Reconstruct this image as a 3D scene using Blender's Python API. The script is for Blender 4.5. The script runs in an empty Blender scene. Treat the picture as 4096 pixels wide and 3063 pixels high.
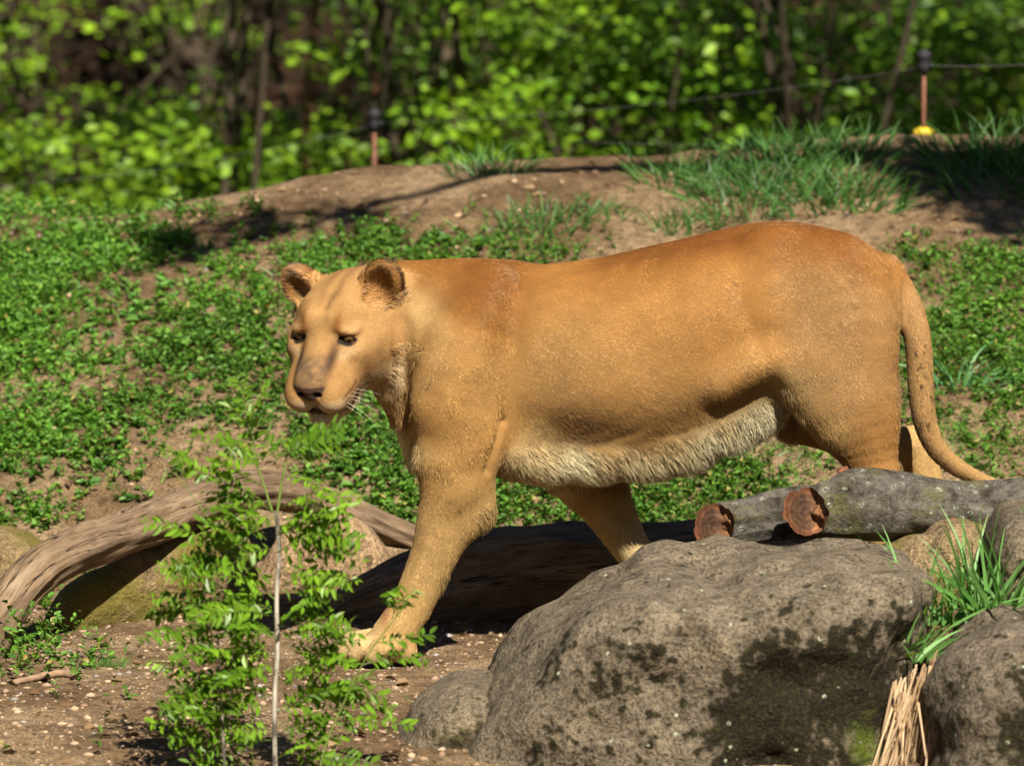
import bpy, bmesh, math, random
import numpy as np
from mathutils import Vector, Matrix, Euler

# ---------------------------------------------------------------- camera, sky, sun, exposure
scene = bpy.context.scene
COL = scene.collection
CAM_Z, CAM_Y, PITCH, FPX = 2.541, -14.0, math.radians(7.5), 22413.0
cam_data = bpy.data.cameras.new("camera")
cam_data.sensor_width = 36.0
cam_data.lens = FPX * 36.0 / 4096.0
cam_data.clip_end = 400.0
cam_data.dof.use_dof = True
cam_data.dof.focus_distance = 13.95
cam_data.dof.aperture_fstop = 3.9
cam = bpy.data.objects.new("camera", cam_data)
cam.location = (0.0, CAM_Y, CAM_Z)
cam.rotation_euler = (math.radians(90) - PITCH, 0.0, 0.0)
COL.objects.link(cam)
scene.camera = cam

SUN_EL, SUN_AZ = math.radians(46.0), math.radians(16.0)     # behind the camera, over its right shoulder
world = bpy.data.worlds.new("World")
scene.world = world
world.use_nodes = True
wn = world.node_tree
sky = wn.nodes.new("ShaderNodeTexSky")
sky.sky_type = 'NISHITA'
sky.sun_disc = False
sky.sun_elevation = SUN_EL
sky.altitude = 2500
sky.air_density = 0.75
sky.dust_density = 0.3
sky.sun_rotation = math.pi - SUN_AZ
bgn = wn.nodes["Background"]
bgn.inputs["Strength"].default_value = 0.05
wn.links.new(sky.outputs["Color"], bgn.inputs["Color"])

to_sun = Vector((math.sin(SUN_AZ) * math.cos(SUN_EL), -math.cos(SUN_AZ) * math.cos(SUN_EL), math.sin(SUN_EL)))
sun_data = bpy.data.lights.new("sun", 'SUN')
sun_data.energy = 5.0
sun_data.angle = math.radians(0.53)
sun_data.color = (1.0, 0.91, 0.76)
sun = bpy.data.objects.new("sun", sun_data)
sun.rotation_euler = to_sun.to_track_quat('Z', 'Y').to_euler()
sun.location = to_sun * 30
COL.objects.link(sun)

scene.view_settings.view_transform = 'Standard'
scene.view_settings.look = 'None'
scene.view_settings.gamma = 1.0
scene.view_settings.exposure = 1.0
scene.view_settings.use_curve_mapping = False
scene.cycles.max_bounces = 6
scene.cycles.diffuse_bounces = 2
scene.cycles.glossy_bounces = 2
scene.cycles.transmission_bounces = 3
scene.cycles.transparent_max_bounces = 4

# ---------------------------------------------------------------- helpers
rng = np.random.default_rng(11)
PX = 0.63e-3                                                   # metres per photo pixel at the lioness
CP, SP = math.cos(PITCH), math.sin(PITCH)


def ray(px, py):
    """world direction (scaled so that dy = 1) of a photo pixel"""
    u, v = (px - 2048.0) / FPX, (1531.5 - py) / FPX
    dx, dy, dz = u, CP + v * SP, -SP + v * CP
    return dx / dy, 1.0, dz / dy


def P(px, py, Y):
    """real place of a photo pixel that stands in the plane y = Y"""
    dx, _, dz = ray(px, py)
    t = Y - CAM_Y
    return np.array((dx * t, Y, CAM_Z + dz * t))


def proj(p):
    p = np.asarray(p, float)
    x, y, z = p[..., 0], p[..., 1] - CAM_Y, p[..., 2] - CAM_Z
    d = y * CP - z * SP
    return 2048 + FPX * x / d, 1531.5 - FPX * (z * CP + y * SP) / d


def sstep(a, b, x):
    t = np.clip((np.asarray(x, float) - a) / (b - a), 0, 1)
    return t * t * (3 - 2 * t)


def mesh_obj(name, verts, faces, mat=None, parent=None, smooth=True, mats=None, mat_idx=None, cols=None, normals=None):
    me = bpy.data.meshes.new(name)
    verts = np.asarray(verts, np.float32)
    if isinstance(faces, np.ndarray):
        nf, k = faces.shape
        me.vertices.add(len(verts)); me.vertices.foreach_set("co", verts.ravel())
        me.loops.add(nf * k); me.loops.foreach_set("vertex_index", faces.astype(np.int32).ravel())
        me.polygons.add(nf); me.polygons.foreach_set("loop_start", np.arange(0, nf * k, k, dtype=np.int32))
        me.update(calc_edges=True)
    else:
        me.from_pydata([tuple(v) for v in verts], [], faces)
    if smooth:
        me.polygons.foreach_set("use_smooth", np.ones(len(me.polygons), bool))
    for m in (mats or ([mat] if mat else [])):
        me.materials.append(m)
    if mat_idx is not None:
        me.polygons.foreach_set("material_index", np.asarray(mat_idx, np.int32))
    if cols is not None:
        a = me.color_attributes.new("tint", 'FLOAT_COLOR', 'POINT')
        c = np.ones((len(verts), 4), np.float32); c[:, :cols.shape[1]] = cols
        a.data.foreach_set("color", c.ravel())
    me.update()
    o = bpy.data.objects.new(name, me)
    COL.objects.link(o)
    if parent:
        o.parent = parent
    return o


def empty(name, loc=(0, 0, 0)):
    o = bpy.data.objects.new(name, None)
    o.location = loc
    o.empty_display_size = 0.1
    COL.objects.link(o)
    return o


def tag(o, label=None, cat=None, group=None, kind=None):
    if label: o["label"] = label
    if cat: o["category"] = cat
    if group: o["group"] = group
    if kind: o["kind"] = kind
    return o


# ---- value noise (numpy), used for shapes and for scattering
def _hash(ix, iy, iz, seed):
    n = (ix * 374761393 + iy * 668265263 + iz * 2147483647 + seed * 974634777) & 0xFFFFFFFF
    n = ((n ^ (n >> 13)) * 1274126177) & 0xFFFFFFFF
    n = (n ^ (n >> 16)) & 0xFFFFFFFF
    return n.astype(np.float64) / 4294967295.0


def vnoise(p, scale=1.0, seed=0):
    p = np.asarray(p, float) * scale
    i = np.floor(p).astype(np.int64); f = p - i; f = f * f * (3 - 2 * f)
    r = 0
    for dx in (0, 1):
        for dy in (0, 1):
            for dz in (0, 1):
                w = (f[..., 0] if dx else 1 - f[..., 0]) * (f[..., 1] if dy else 1 - f[..., 1]) * (f[..., 2] if dz else 1 - f[..., 2])
                r = r + w * _hash(i[..., 0] + dx, i[..., 1] + dy, i[..., 2] + dz, seed)
    return r * 2 - 1


def fbm(p, scale=1.0, octaves=4, seed=0, gain=0.5):
    a, r, s = 1.0, 0.0, scale
    for k in range(octaves):
        r = r + a * vnoise(p, s, seed + k * 17); a *= gain; s *= 2.03
    return r


# ---- node material helpers
def new_mat(name):
    m = bpy.data.materials.new(name); m.use_nodes = True
    nt = m.node_tree
    return m, nt, nt.nodes["Principled BSDF"]


def N(nt, typ, **kw):
    n = nt.nodes.new(typ)
    for k, v in kw.items():
        if k in n.inputs.keys():
            n.inputs[k].default_value = v
        else:
            setattr(n, k, v)
    return n


def ramp(nt, fac, stops):
    r = nt.nodes.new("ShaderNodeValToRGB")
    el = r.color_ramp.elements
    while len(el) < len(stops): el.new(0.5)
    for e, (p, c) in zip(el, stops):
        e.position = p; e.color = (*c, 1) if len(c) == 3 else c
    nt.links.new(fac, r.inputs["Fac"])
    return r.outputs["Color"]


def mixc(nt, fac, a, b, mode='MIX'):
    m = nt.nodes.new("ShaderNodeMix"); m.data_type = 'RGBA'; m.blend_type = mode
    for s, v in ((m.inputs[0], fac), (m.inputs[6], a), (m.inputs[7], b)):
        if hasattr(v, "is_linked"): nt.links.new(v, s)
        elif isinstance(v, (int, float)): s.default_value = v
        else: s.default_value = (*v, 1)
    return m.outputs[2]


def noise(nt, scale, detail=4, rough=0.55, vec=None, dist=0.0):
    n = nt.nodes.new("ShaderNodeTexNoise")
    n.inputs["Scale"].default_value = scale; n.inputs["Detail"].default_value = detail
    n.inputs["Roughness"].default_value = rough; n.inputs["Distortion"].default_value = dist
    if vec is not None: nt.links.new(vec, n.inputs["Vector"])
    return n.outputs["Fac"]


def objcoord(nt, scale=(1, 1, 1)):
    t = nt.nodes.new("ShaderNodeTexCoord"); mp = nt.nodes.new("ShaderNodeMapping")
    mp.inputs["Scale"].default_value = scale
    nt.links.new(t.outputs["Object"], mp.inputs["Vector"])
    return mp.outputs["Vector"]


def bump(nt, bsdf, h, strength=0.4, dist=0.01, prev=None):
    b = nt.nodes.new("ShaderNodeBump")
    b.inputs["Strength"].default_value = strength; b.inputs["Distance"].default_value = dist
    nt.links.new(h, b.inputs["Height"])
    if prev is not None: nt.links.new(prev, b.inputs["Normal"])
    nt.links.new(b.outputs["Normal"], bsdf.inputs["Normal"])
    return b.outputs["Normal"]
# ================================================================ the lioness
# Her body is one continuous surface: tapered limbs, lofted trunk, skull and ears are blended as a distance field and skinned.
class Field:
    def __init__(s, axes):
        s.ax = [np.asarray(a, np.float32) for a in axes]           # rectilinear, finer round the head
        s.n = [len(a) for a in s.ax]
        s.D = np.full(s.n, 0.3, np.float32)

    def block(s, lo, hi):
        sl = []
        for i in range(3):
            a = max(0, int(np.searchsorted(s.ax[i], lo[i])) - 1); b = min(s.n[i], int(np.searchsorted(s.ax[i], hi[i])) + 1)
            sl.append(slice(a, max(a + 1, b)))
        return tuple(sl), np.meshgrid(s.ax[0][sl[0]], s.ax[1][sl[1]], s.ax[2][sl[2]], indexing='ij', sparse=True)

    def put(s, sl, d, k, cut=False):
        a = s.D[sl]
        if cut:
            d = -d; h = np.maximum(k - np.abs(a - d), 0) / k
            s.D[sl] = np.maximum(a, d) + h * h * k * 0.25
        else:
            h = np.maximum(k - np.abs(a - d), 0) / k
            s.D[sl] = np.minimum(a, d) - h * h * k * 0.25

    def cone(s, a, ra, b, rb, k=0.03, sy=1.0, cut=False):
        a, b = np.asarray(a, float), np.asarray(b, float)
        m = max(ra, rb) + k + 0.02
        sl, (x, y, z) = s.block(np.minimum(a, b) - m, np.maximum(a, b) + m)
        ba = b - a; L = float(ba @ ba) + 1e-9
        t = np.clip(((x - a[0]) * ba[0] + (y - a[1]) * ba[1] + (z - a[2]) * ba[2]) / L, 0, 1)
        dx, dy, dz = x - a[0] - t * ba[0], (y - a[1] - t * ba[1]) / sy, z - a[2] - t * ba[2]
        s.put(sl, (np.sqrt(dx * dx + dy * dy + dz * dz) - (ra + (rb - ra) * t)).astype(np.float32), k, cut)

    def chain(s, pts, k=0.03, sy=1.0):
        """a tapered limb through several joints, blended into the body as one"""
        pa = np.array([p for p, _ in pts]); m = max(r for _, r in pts) + k + 0.02
        # round the bends: resample the joints along a smooth curve
        rr = np.array([r for _, r in pts]); n = len(pa)
        if n > 2:
            t = np.linspace(0, n - 1, (n - 1) * 3 + 1); i = np.clip(t.astype(int), 0, n - 2); u = (t - i)[:, None]
            g = lambda A, j: A[np.clip(j, 0, n - 1)]
            def cr(A):
                A = A if A.ndim == 2 else A[:, None]
                p0, p1, p2, p3 = g(A, i - 1), g(A, i), g(A, i + 1), g(A, i + 2)
                return .5 * (2 * p1 + (p2 - p0) * u + (2 * p0 - 5 * p1 + 4 * p2 - p3) * u ** 2 + (3 * p1 - p0 - 3 * p2 + p3) * u ** 3)
            pa, rr = cr(pa), cr(rr)[:, 0]
        sl, (x, y, z) = s.block(pa.min(0) - m, pa.max(0) + m)
        d = None
        for a, b, ra, rb in zip(pa[:-1], pa[1:], rr[:-1], rr[1:]):
            ba = b - a; L_ = float(ba @ ba) + 1e-9
            t = np.clip(((x - a[0]) * ba[0] + (y - a[1]) * ba[1] + (z - a[2]) * ba[2]) / L_, 0, 1)
            e = np.sqrt((x - a[0] - t * ba[0]) ** 2 + ((y - a[1] - t * ba[1]) / sy) ** 2 + (z - a[2] - t * ba[2]) ** 2) - (ra + (rb - ra) * t)
            d = e if d is None else np.minimum(d, e)
        s.put(sl, d.astype(np.float32), k)

    def ell(s, c, r, k=0.03, M=None, cut=False):
        c = np.asarray(c, float); r = np.asarray(r, float)
        m = float(r.max()) + k + 0.015
        sl, (x, y, z) = s.block(c - m, c + m)
        x, y, z = x - c[0], y - c[1], z - c[2]
        if M is not None:
            x, y, z = (M[i][0] * x + M[i][1] * y + M[i][2] * z for i in range(3))
        k0 = np.sqrt((x / r[0]) ** 2 + (y / r[1]) ** 2 + (z / r[2]) ** 2)
        k1 = np.sqrt((x / r[0] ** 2) ** 2 + (y / r[1] ** 2) ** 2 + (z / r[2] ** 2) ** 2) + 1e-6
        s.put(sl, (k0 * (k0 - 1) / k1).astype(np.float32), k, cut)

    def surface(s):
        D = s.D; ins = D < 0
        nx, ny, nz = D.shape
        cnt = np.zeros((nx - 1, ny - 1, nz - 1), np.int8)
        for dx in (0, 1):
            for dy in (0, 1):
                for dz in (0, 1):
                    cnt += ins[dx:nx - 1 + dx, dy:ny - 1 + dy, dz:nz - 1 + dz]
        cells = np.argwhere((cnt > 0) & (cnt < 8))
        idx = np.full(cnt.shape, -1, np.int32); idx[tuple(cells.T)] = np.arange(len(cells))
        acc = np.zeros((len(cells), 3)); w = np.zeros(len(cells))
        cor = [(dx, dy, dz) for dx in (0, 1) for dy in (0, 1) for dz in (0, 1)]
        for a in cor:
            for ax in range(3):
                if a[ax] == 0:
                    b = list(a); b[ax] = 1
                    va = D[tuple((cells + a).T)]; vb = D[tuple((cells + b).T)]
                    m = (va < 0) != (vb < 0)
                    t = np.where(m, va / np.where(va == vb, 1, va - vb), 0)
                    p = np.repeat(np.array(a, float)[None], len(cells), 0); p[:, ax] = t
                    acc += p * m[:, None]; w += m
        acc /= w[:, None]
        V = np.stack([s.ax[i][cells[:, i]] + acc[:, i] * (s.ax[i][cells[:, i] + 1] - s.ax[i][cells[:, i]]) for i in range(3)], 1)
        quads = []
        for ax in range(3):
            o = [i for i in range(3) if i != ax]
            A = np.moveaxis(ins, ax, 0)
            e = np.argwhere(A[:-1] != A[1:])
            e3 = np.zeros_like(e); e3[:, ax] = e[:, 0]; e3[:, o[0]] = e[:, 1]; e3[:, o[1]] = e[:, 2]
            ok = (e3[:, o[0]] > 0) & (e3[:, o[1]] > 0) & (e3[:, o[0]] < D.shape[o[0]] - 1) & (e3[:, o[1]] < D.shape[o[1]] - 1)
            e3 = e3[ok]
            q = []
            for d0, d1 in ((-1, -1), (0, -1), (0, 0), (-1, 0)):
                c = e3.copy(); c[:, o[0]] += d0; c[:, o[1]] += d1
                q.append(idx[tuple(c.T)])
            q = np.stack(q, 1)
            flip = ins[tuple(e3.T)]
            if ax == 1: flip = ~flip
            q[~flip] = q[~flip][:, ::-1]
            quads.append(q)
        return V, np.concatenate(quads)


def axis(a, b, fine_a, fine_b, h, hf):
    """grid lines from a to b, spaced hf between fine_a and fine_b and h elsewhere"""
    out = []
    for lo, hi, st in ((a, fine_a, h), (fine_a, fine_b, hf), (fine_b, b, h)):
        if hi > lo: out.append(np.linspace(lo, hi, max(2, int(round((hi - lo) / st))), endpoint=False))
    return np.concatenate(out + [[b]])


def L(px, py, Y=0.0):
    return P(px, py, Y)


def R(r):
    return r * PX


def pts(*rows):
    return [(L(a, b, y), R(r)) for a, b, y, r in rows]


# head frame: f forward, s towards her left side, u up
YAW, TILT = math.radians(23.5), math.radians(22)
_f0 = np.array((-math.sin(YAW), -math.cos(YAW), 0.0))
HF = _f0 * math.cos(TILT) - np.array((0, 0, math.sin(TILT)))
HU = _f0 * math.sin(TILT) + np.array((0, 0, math.cos(TILT)))
HS = np.array((math.cos(YAW), -math.sin(YAW), 0.0))
HO = L(1378, 1262, -0.07)
HM = np.stack((HF, HS, HU))


def H(f, s_, u):
    w = float(sstep(.10, .17, f))
    return HO + HF * (f + .010 * w) + HS * s_ + HU * (u - .013 * w)


def hlocal(p):
    q = (np.asarray(p) - HO) @ HM.T
    w = sstep(.10, .175, q[..., 0])
    q[..., 0] -= .010 * w; q[..., 2] += .013 * w
    return q


def rotM(M, axis, ang):
    return np.array(Matrix.Rotation(ang, 3, Vector(axis))) @ M


EYES = [(0.118, 0.064, 0.010), (0.118, -0.064, 0.010)]


def surf_y(F, px_, py_):
    """where the near side of her skin is, straight behind a photo pixel"""
    for Y in np.arange(-.34, .2, .003):
        p = P(px_, py_, Y)
        i = [min(int(np.searchsorted(F.ax[k], p[k])), F.n[k] - 1) for k in range(3)]
        if F.D[tuple(i)] < 0: return Y
    return 0.0


def lion_field(h):
    x0, x1 = P(1080, 1500, 0)[0], P(4120, 1500, 0)[0]
    F = Field((axis(x0, x1, x0, P(1660, 1500, 0)[0], h, h * .58), axis(-.40, .36, -.40, .06, h, h * .64), axis(-.03, 1.14, .50, 1.14, h, h * .64)))
    near = lambda px_, py_: surf_y(F, px_, py_)
    # ---- trunk: lofted cross-sections (photo x, top, bottom, half width)
    T = np.array([(1640, 1180, 1560, .06), (1700, 1100, 1680, .10), (1850, 1062, 1790, .150), (2000, 1062, 1800, .175), (2200, 1070, 1765, .200),
                  (2400, 1036, 1790, .218), (2600, 992, 1800, .220), (2800, 942, 1745, .208), (3000, 896, 1640, .188), (3130, 882, 1570, .175),
                  (3280, 898, 1500, .160), (3420, 940, 1440, .140), (3520, 1005, 1390, .110), (3585, 1085, 1300, .060)])
    Xs = np.array([L(a, 1400)[0] for a in T[:, 0]])
    zt = np.array([L(2048, a + 12)[2] for a in T[:, 1]]); zb = np.array([L(2048, a)[2] for a in T[:, 2]])
    sl, (x, y, z) = F.block((Xs[0] - .03, -0.27, 0.3), (Xs[-1] + .03, 0.27, 1.13))
    xf = x.ravel()

    def spl(v):                     # smoothed piecewise interpolation
        xx = np.linspace(Xs[0], Xs[-1], 400); vv = np.interp(xx, Xs, v)
        ker = np.hanning(41); ker /= ker.sum()
        vv = np.convolve(np.pad(vv, 20, mode='edge'), ker, 'valid')
        return np.interp(xf, xx, vv)[:, None, None].astype(np.float32)
    top, bot, hw = spl(zt), spl(zb), spl(T[:, 3])
    c = bot + (top - bot) * 0.46
    ru, rd = top - c, c - bot
    zz = np.where(z > c, (z - c) / ru, (z - c) / rd)
    pw = 2.25
    n = (np.abs(y / hw) ** pw + np.abs(zz) ** pw) ** (1 / pw)
    d = (n - 1) * np.minimum(hw, rd) * 0.9
    d = np.maximum(d, np.maximum(Xs[0] - x, x - Xs[-1]))
    F.put(sl, d.astype(np.float32), 0.02)
    # spine ridge and hip bones
    F.chain(pts((2050, 1130, 0, 52), (2400, 1098, 0, 52), (2800, 1010, 0, 52), (3100, 955, 0, 50), (3380, 1020, 0, 50), (3530, 1110, 0, 50)), 0.04)
    F.ell(L(3110, 985, -.085), (.06, .035, .04), .06); F.ell(L(3110, 985, .085), (.06, .035, .04), .06)
    # hanging belly fold
    F.chain(pts((2060, 1790, -.03, 120), (2250, 1835, -.045, 90), (2450, 1836, -.05, 74), (2680, 1812, -.05, 70), (2880, 1742, -.048, 66), (3050, 1652, -.04, 56), (3130, 1580, -.03, 44)), 0.10, 1.3)
    # flank fold to the knee
    for sgn in (-1, 1):
        F.chain([(L(2880, 1530, .17 * sgn), R(62)), (L(3090, 1440, .165 * sgn), R(62)), (L(3250, 1520, .15 * sgn), R(66))], 0.05)
    # ---- neck and chest
    F.cone(L(1500, 1270, -.035), R(195), L(1860, 1370, 0), R(300), 0.06, 0.80)
    F.cone(L(1600, 1130, -.01), R(75), L(2050, 1150, 0), R(82), 0.05)
    F.cone(L(1560, 1420, -.03), R(125), L(1740, 1690, 0), R(130), 0.05, 0.9)
    F.ell(L(1760, 1720, 0), (R(150), .125, R(170)), 0.06)
    F.ell(L(1800, 1840, .0), (R(130), .10, R(90)), 0.05)
    # ---- shoulders
    for sgn in (-1, 1):
        yy = lambda v: v * sgn
        F.chain([(L(1960, 1160, yy(.085)), R(85)), (L(1850, 1380, yy(.135)), R(150)), (L(1790, 1600, yy(.15)), R(130))], 0.05)
    F.ell(L(1835, 1620, -.15), (R(175), .075, R(300)), 0.05, rotM(np.eye(3), (0, 1, 0), math.radians(-6)))
    F.ell(L(1880, 1780, -.16), (R(118), .065, R(200)), 0.04)
    F.cone(L(1770, 1850, -.15), R(105), L(1830, 1960, -.15), R(105), 0.04)
    # ---- near fore leg: elbow, forearm, wrist
    F.chain(pts((1880, 1940, -.15, 92), (1905, 2000, -.15, 72), (1880, 2080, -.15, 58)), 0.03)
    F.chain(pts((1790, 1940, -.15, 98), (1770, 2060, -.15, 100), (1728, 2200, -.15, 82), (1676, 2330, -.15, 74), (1626, 2450, -.15, 70), (1588, 2520, -.15, 72)), 0.04, 0.9)
    F.chain(pts((1915, 2040, -.15, 48), (1835, 2130, -.15, 50), (1752, 2270, -.15, 46), (1672, 2430, -.15, 44)), 0.04)
    F.chain(pts((1596, 2505, -.15, 72), (1540, 2568, -.15, 70)), 0.03)
    F.ell(L(1545, 2588, -.15), (R(105), .058, R(46)), 0.03)
    for ty, tx, tyy in ((-.212, 1520, 2612), (-.172, 1452, 2606), (-.130, 1412, 2598), (-.090, 1410, 2584)):
        F.cone(L(tx + 75, tyy - 40, ty * .8 - .03), R(32), L(tx, tyy - 20, ty), R(40), 0.006)
        F.ell(L(tx - 24, tyy + 4, ty), (R(36), .020, R(34)), 0.008)
    F.ell(L(1618, 2606, -.165), (R(46), .035, R(38)), 0.02)
    # ---- far fore leg, pushing off
    F.chain(pts((2150, 1700, .13, 140), (2340, 1900, .12, 128)), 0.06)
    F.chain(pts((2340, 1900, .12, 122), (2430, 2030, .12, 104), (2500, 2150, .12, 82), (2545, 2225, .12, 72), (2585, 2330, .12, 66), (2600, 2450, .12, 66), (2570, 2530, .12, 62)), 0.035)
    F.ell(L(2540, 2555, .12), (R(110), .055, R(42)), 0.03)
    for ty in (.07, .103, .137, .17):
        F.cone(L(2510, 2540, ty), R(34), L(2440, 2566, ty), R(32), 0.015)
    # ---- near hind leg
    F.chain(pts((3330, 1140, -.075, 190), (3395, 1330, -.105, 196), (3400, 1500, -.12, 186), (3420, 1640, -.13, 158)), 0.06, 0.72)
    F.chain(pts((3250, 1420, -.125, 130), (3290, 1560, -.14, 128), (3370, 1680, -.145, 122)), 0.06, 0.75)
    F.chain(pts((3430, 1620, -.135, 150), (3470, 1760, -.14, 122), (3492, 1890, -.14, 100), (3530, 2030, -.14, 76), (3555, 2150, -.14, 70)), 0.05, 0.78)
    F.chain(pts((3560, 2140, -.14, 70), (3520, 2330, -.14, 62), (3480, 2510, -.14, 64)), 0.03)
    F.chain(pts((3525, 1900, -.14, 62), (3556, 2020, -.14, 45), (3580, 2120, -.14, 50)), 0.03)
    F.ell(L(3420, 2590, -.14), (R(125), .058, R(46)), 0.03)
    for ty in (-.195, -.158, -.122, -.085):
        F.cone(L(3380, 2580, ty), R(36), L(3300, 2606, ty), R(34), 0.015)
    # ---- far hind leg, stretched back
    F.chain(pts((3330, 1140, .075, 180), (3330, 1330, .105, 185), (3270, 1520, .125, 150), (3220, 1640, .13, 118)), 0.06, 0.72)
    F.chain(pts((3225, 1660, .13, 105), (3380, 1730, .13, 94), (3540, 1765, .13, 66), (3665, 1778, .13, 58)), 0.04)
    F.chain(pts((3655, 1778, .13, 76), (3682, 1850, .13, 74), (3725, 2050, .13, 64), (3770, 2300, .13, 58), (3745, 2480, .13, 58)), 0.02)
    F.ell(L(3700, 2540, .13), (R(115), .055, R(44)), 0.03)
    for ty in (.08, .113, .147, .18):
        F.cone(L(3660, 2530, ty), R(34), L(3590, 2556, ty), R(32), 0.015)
    # ---- tail
    F.chain(pts((3545, 1075, -.01, 60), (3608, 1150, -.02, 46), (3650, 1260, -.04, 52), (3675, 1400, -.06, 52), (3684, 1560, -.07, 50), (3702, 1690, -.07, 47),
                (3745, 1790, -.06, 42), (3820, 1862, -.04, 37), (3910, 1912, -.02, 30), (4000, 1960, 0, 34), (4060, 2010, 0, 40)), 0.022)
    # ---- skull
    hd = lambda f, s_, u, r, k=.02, M=HM, cut=False: F.ell(H(f, s_, u), r, k, M, cut)
    hd(-.015, 0, .000, (.122, .116, .100), .05)
    hd(.052, 0, .030, (.088, .088, .052), .05)
    F.cone(H(.07, 0, .018), .050, H(.20, 0, -.040), .034, .03)
    for s_ in (-1, 1):
        F.cone(H(.09, .020 * s_, .012), .032, H(.215, .021 * s_, -.048), .026, .012)      # broad flat bridge
        hd(.190, .042 * s_, -.095, (.063, .047, .050), .012)                             # muzzle pads
        hd(.140, .056 * s_, -.072, (.066, .033, .046), .03)                              # lip behind the whiskers
        hd(.085, .084 * s_, -.034, (.055, .030, .032), .04)                              # cheek bone
        hd(.030, .085 * s_, -.070, (.090, .048, .085), .04)                              # jaw muscle
        hd(-.050, .080 * s_, -.070, (.085, .060, .110), .04)                             # cheek ruff
        hd(.107, .056 * s_, .0325, (.033, .037, .0155), .016, rotM(HM, (1, 0, 0), math.radians(24 * s_)))                             # brow
        hd(.118, .060 * s_, -.020, (.030, .033, .018), .024)                             # below the eye
        F.cone(H(.04, .055 * s_, -.122), .042, H(.155, .028 * s_, -.138), .033, .03)     # lower jaw
        F.ell(H(.075, .032 * s_, .060), (.05, .028, .022), .03, HM)                      # forehead muscles
    hd(.150, 0, -.075, (.060, .045, .065), .02)                                          # inside of the muzzle
    hd(.174, 0, -.152, (.048, .043, .031), .012)                                         # chin
    hd(.228, 0, -.056, (.028, .043, .024), .012)                                         # nose
    hd(.232, 0, -.078, (.020, .022, .020), .010)
    for s_ in (-1, 1):
        ME = rotM(HM, (1, 0, 0), math.radians(19 * s_))
        hd(EYES[0][0] + .010, EYES[0][1] * s_, EYES[0][2], (.022, .0220, .0056), .004, ME, True)
        hd(.250, .023 * s_, -.072, (.014, .010, .0055), .005, rotM(HM, (1, 0, 0), math.radians(28 * s_)), True)   # nostril
        F.cone(H(.225, .010 * s_, -.137), .006, H(.140, .060 * s_, -.128), .005, .008, 1, True)                  # mouth
    for s_, el, az, lift in ((1, 16, -26, .0), (-1, 40, -14, -.022)):
        # ears: a cup on the side of the skull, opening forwards and out
        M = rotM(HM, (0, 0, 1), math.radians(az * s_)); M = rotM(M, (1, 0, 0), math.radians(el * s_))
        M = np.array(M)
        F.ell(H(-.020, .106 * s_, .080 + lift), (.034, .056, .070), .02, M)
        F.ell(H(.017, .113 * s_, .092 + lift), (.034, .040, .050), .010, M, True)
    F.cone(H(.236, 0, -.092), .003, H(.225, 0, -.118), .004, .010, 1, True)
    F.cone(H(.02, 0, .118), .004, H(.10, 0, .082), .004, .03, 1, True)                   # forehead groove
    # ---- creases: behind the shoulder, in the flank, at the elbow, behind the jaw
    for line, r, dp in (([(1606, 1250), (1612, 1380), (1604, 1500)], .006, .002),):
        tt = np.linspace(0, 1, len(line) * 3 - 2); li = np.array(line, float); ti = np.linspace(0, 1, len(line))
        q = [P(a_, b_, near(a_, b_) - r - .006 + (dp + .006) * (2.05 * t_ ** 1.1 * (1.04 - t_) ** .45 if len(line) > 4 else math.sin(math.pi * (.08 + .84 * t_)) ** .7)) for a_, b_, t_ in zip(np.interp(tt, ti, li[:, 0]), np.interp(tt, ti, li[:, 1]), tt)]
        for a_, b_ in zip(q[:-1], q[1:]):
            F.cone(a_, r, b_, r, .034, 1, True)
    return F


def anchors(tab, p, tight=1.0):
    """gaussian-weighted blend of a table of (px, py, Y, sigma_px, value...) at points p"""
    A = np.array([list(L(r[0], r[1], r[2])) for r in tab]); sg = np.array([r[3] for r in tab]) * PX * tight
    val = np.array([r[4:] for r in tab], float)
    out = np.zeros((len(p), val.shape[1])); W = np.full((len(p), 1), 1e-9)
    for a, s_, v in zip(A, sg, val):
        w = np.exp(-0.5 * ((p - a) ** 2 * np.array([1, .6, 1])).sum(1) / s_ ** 2)[:, None] + 1e-9 / (1e-3 + ((p - a) ** 2).sum(1)[:, None])
        out += w * v; W += w
    return out / W


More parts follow.
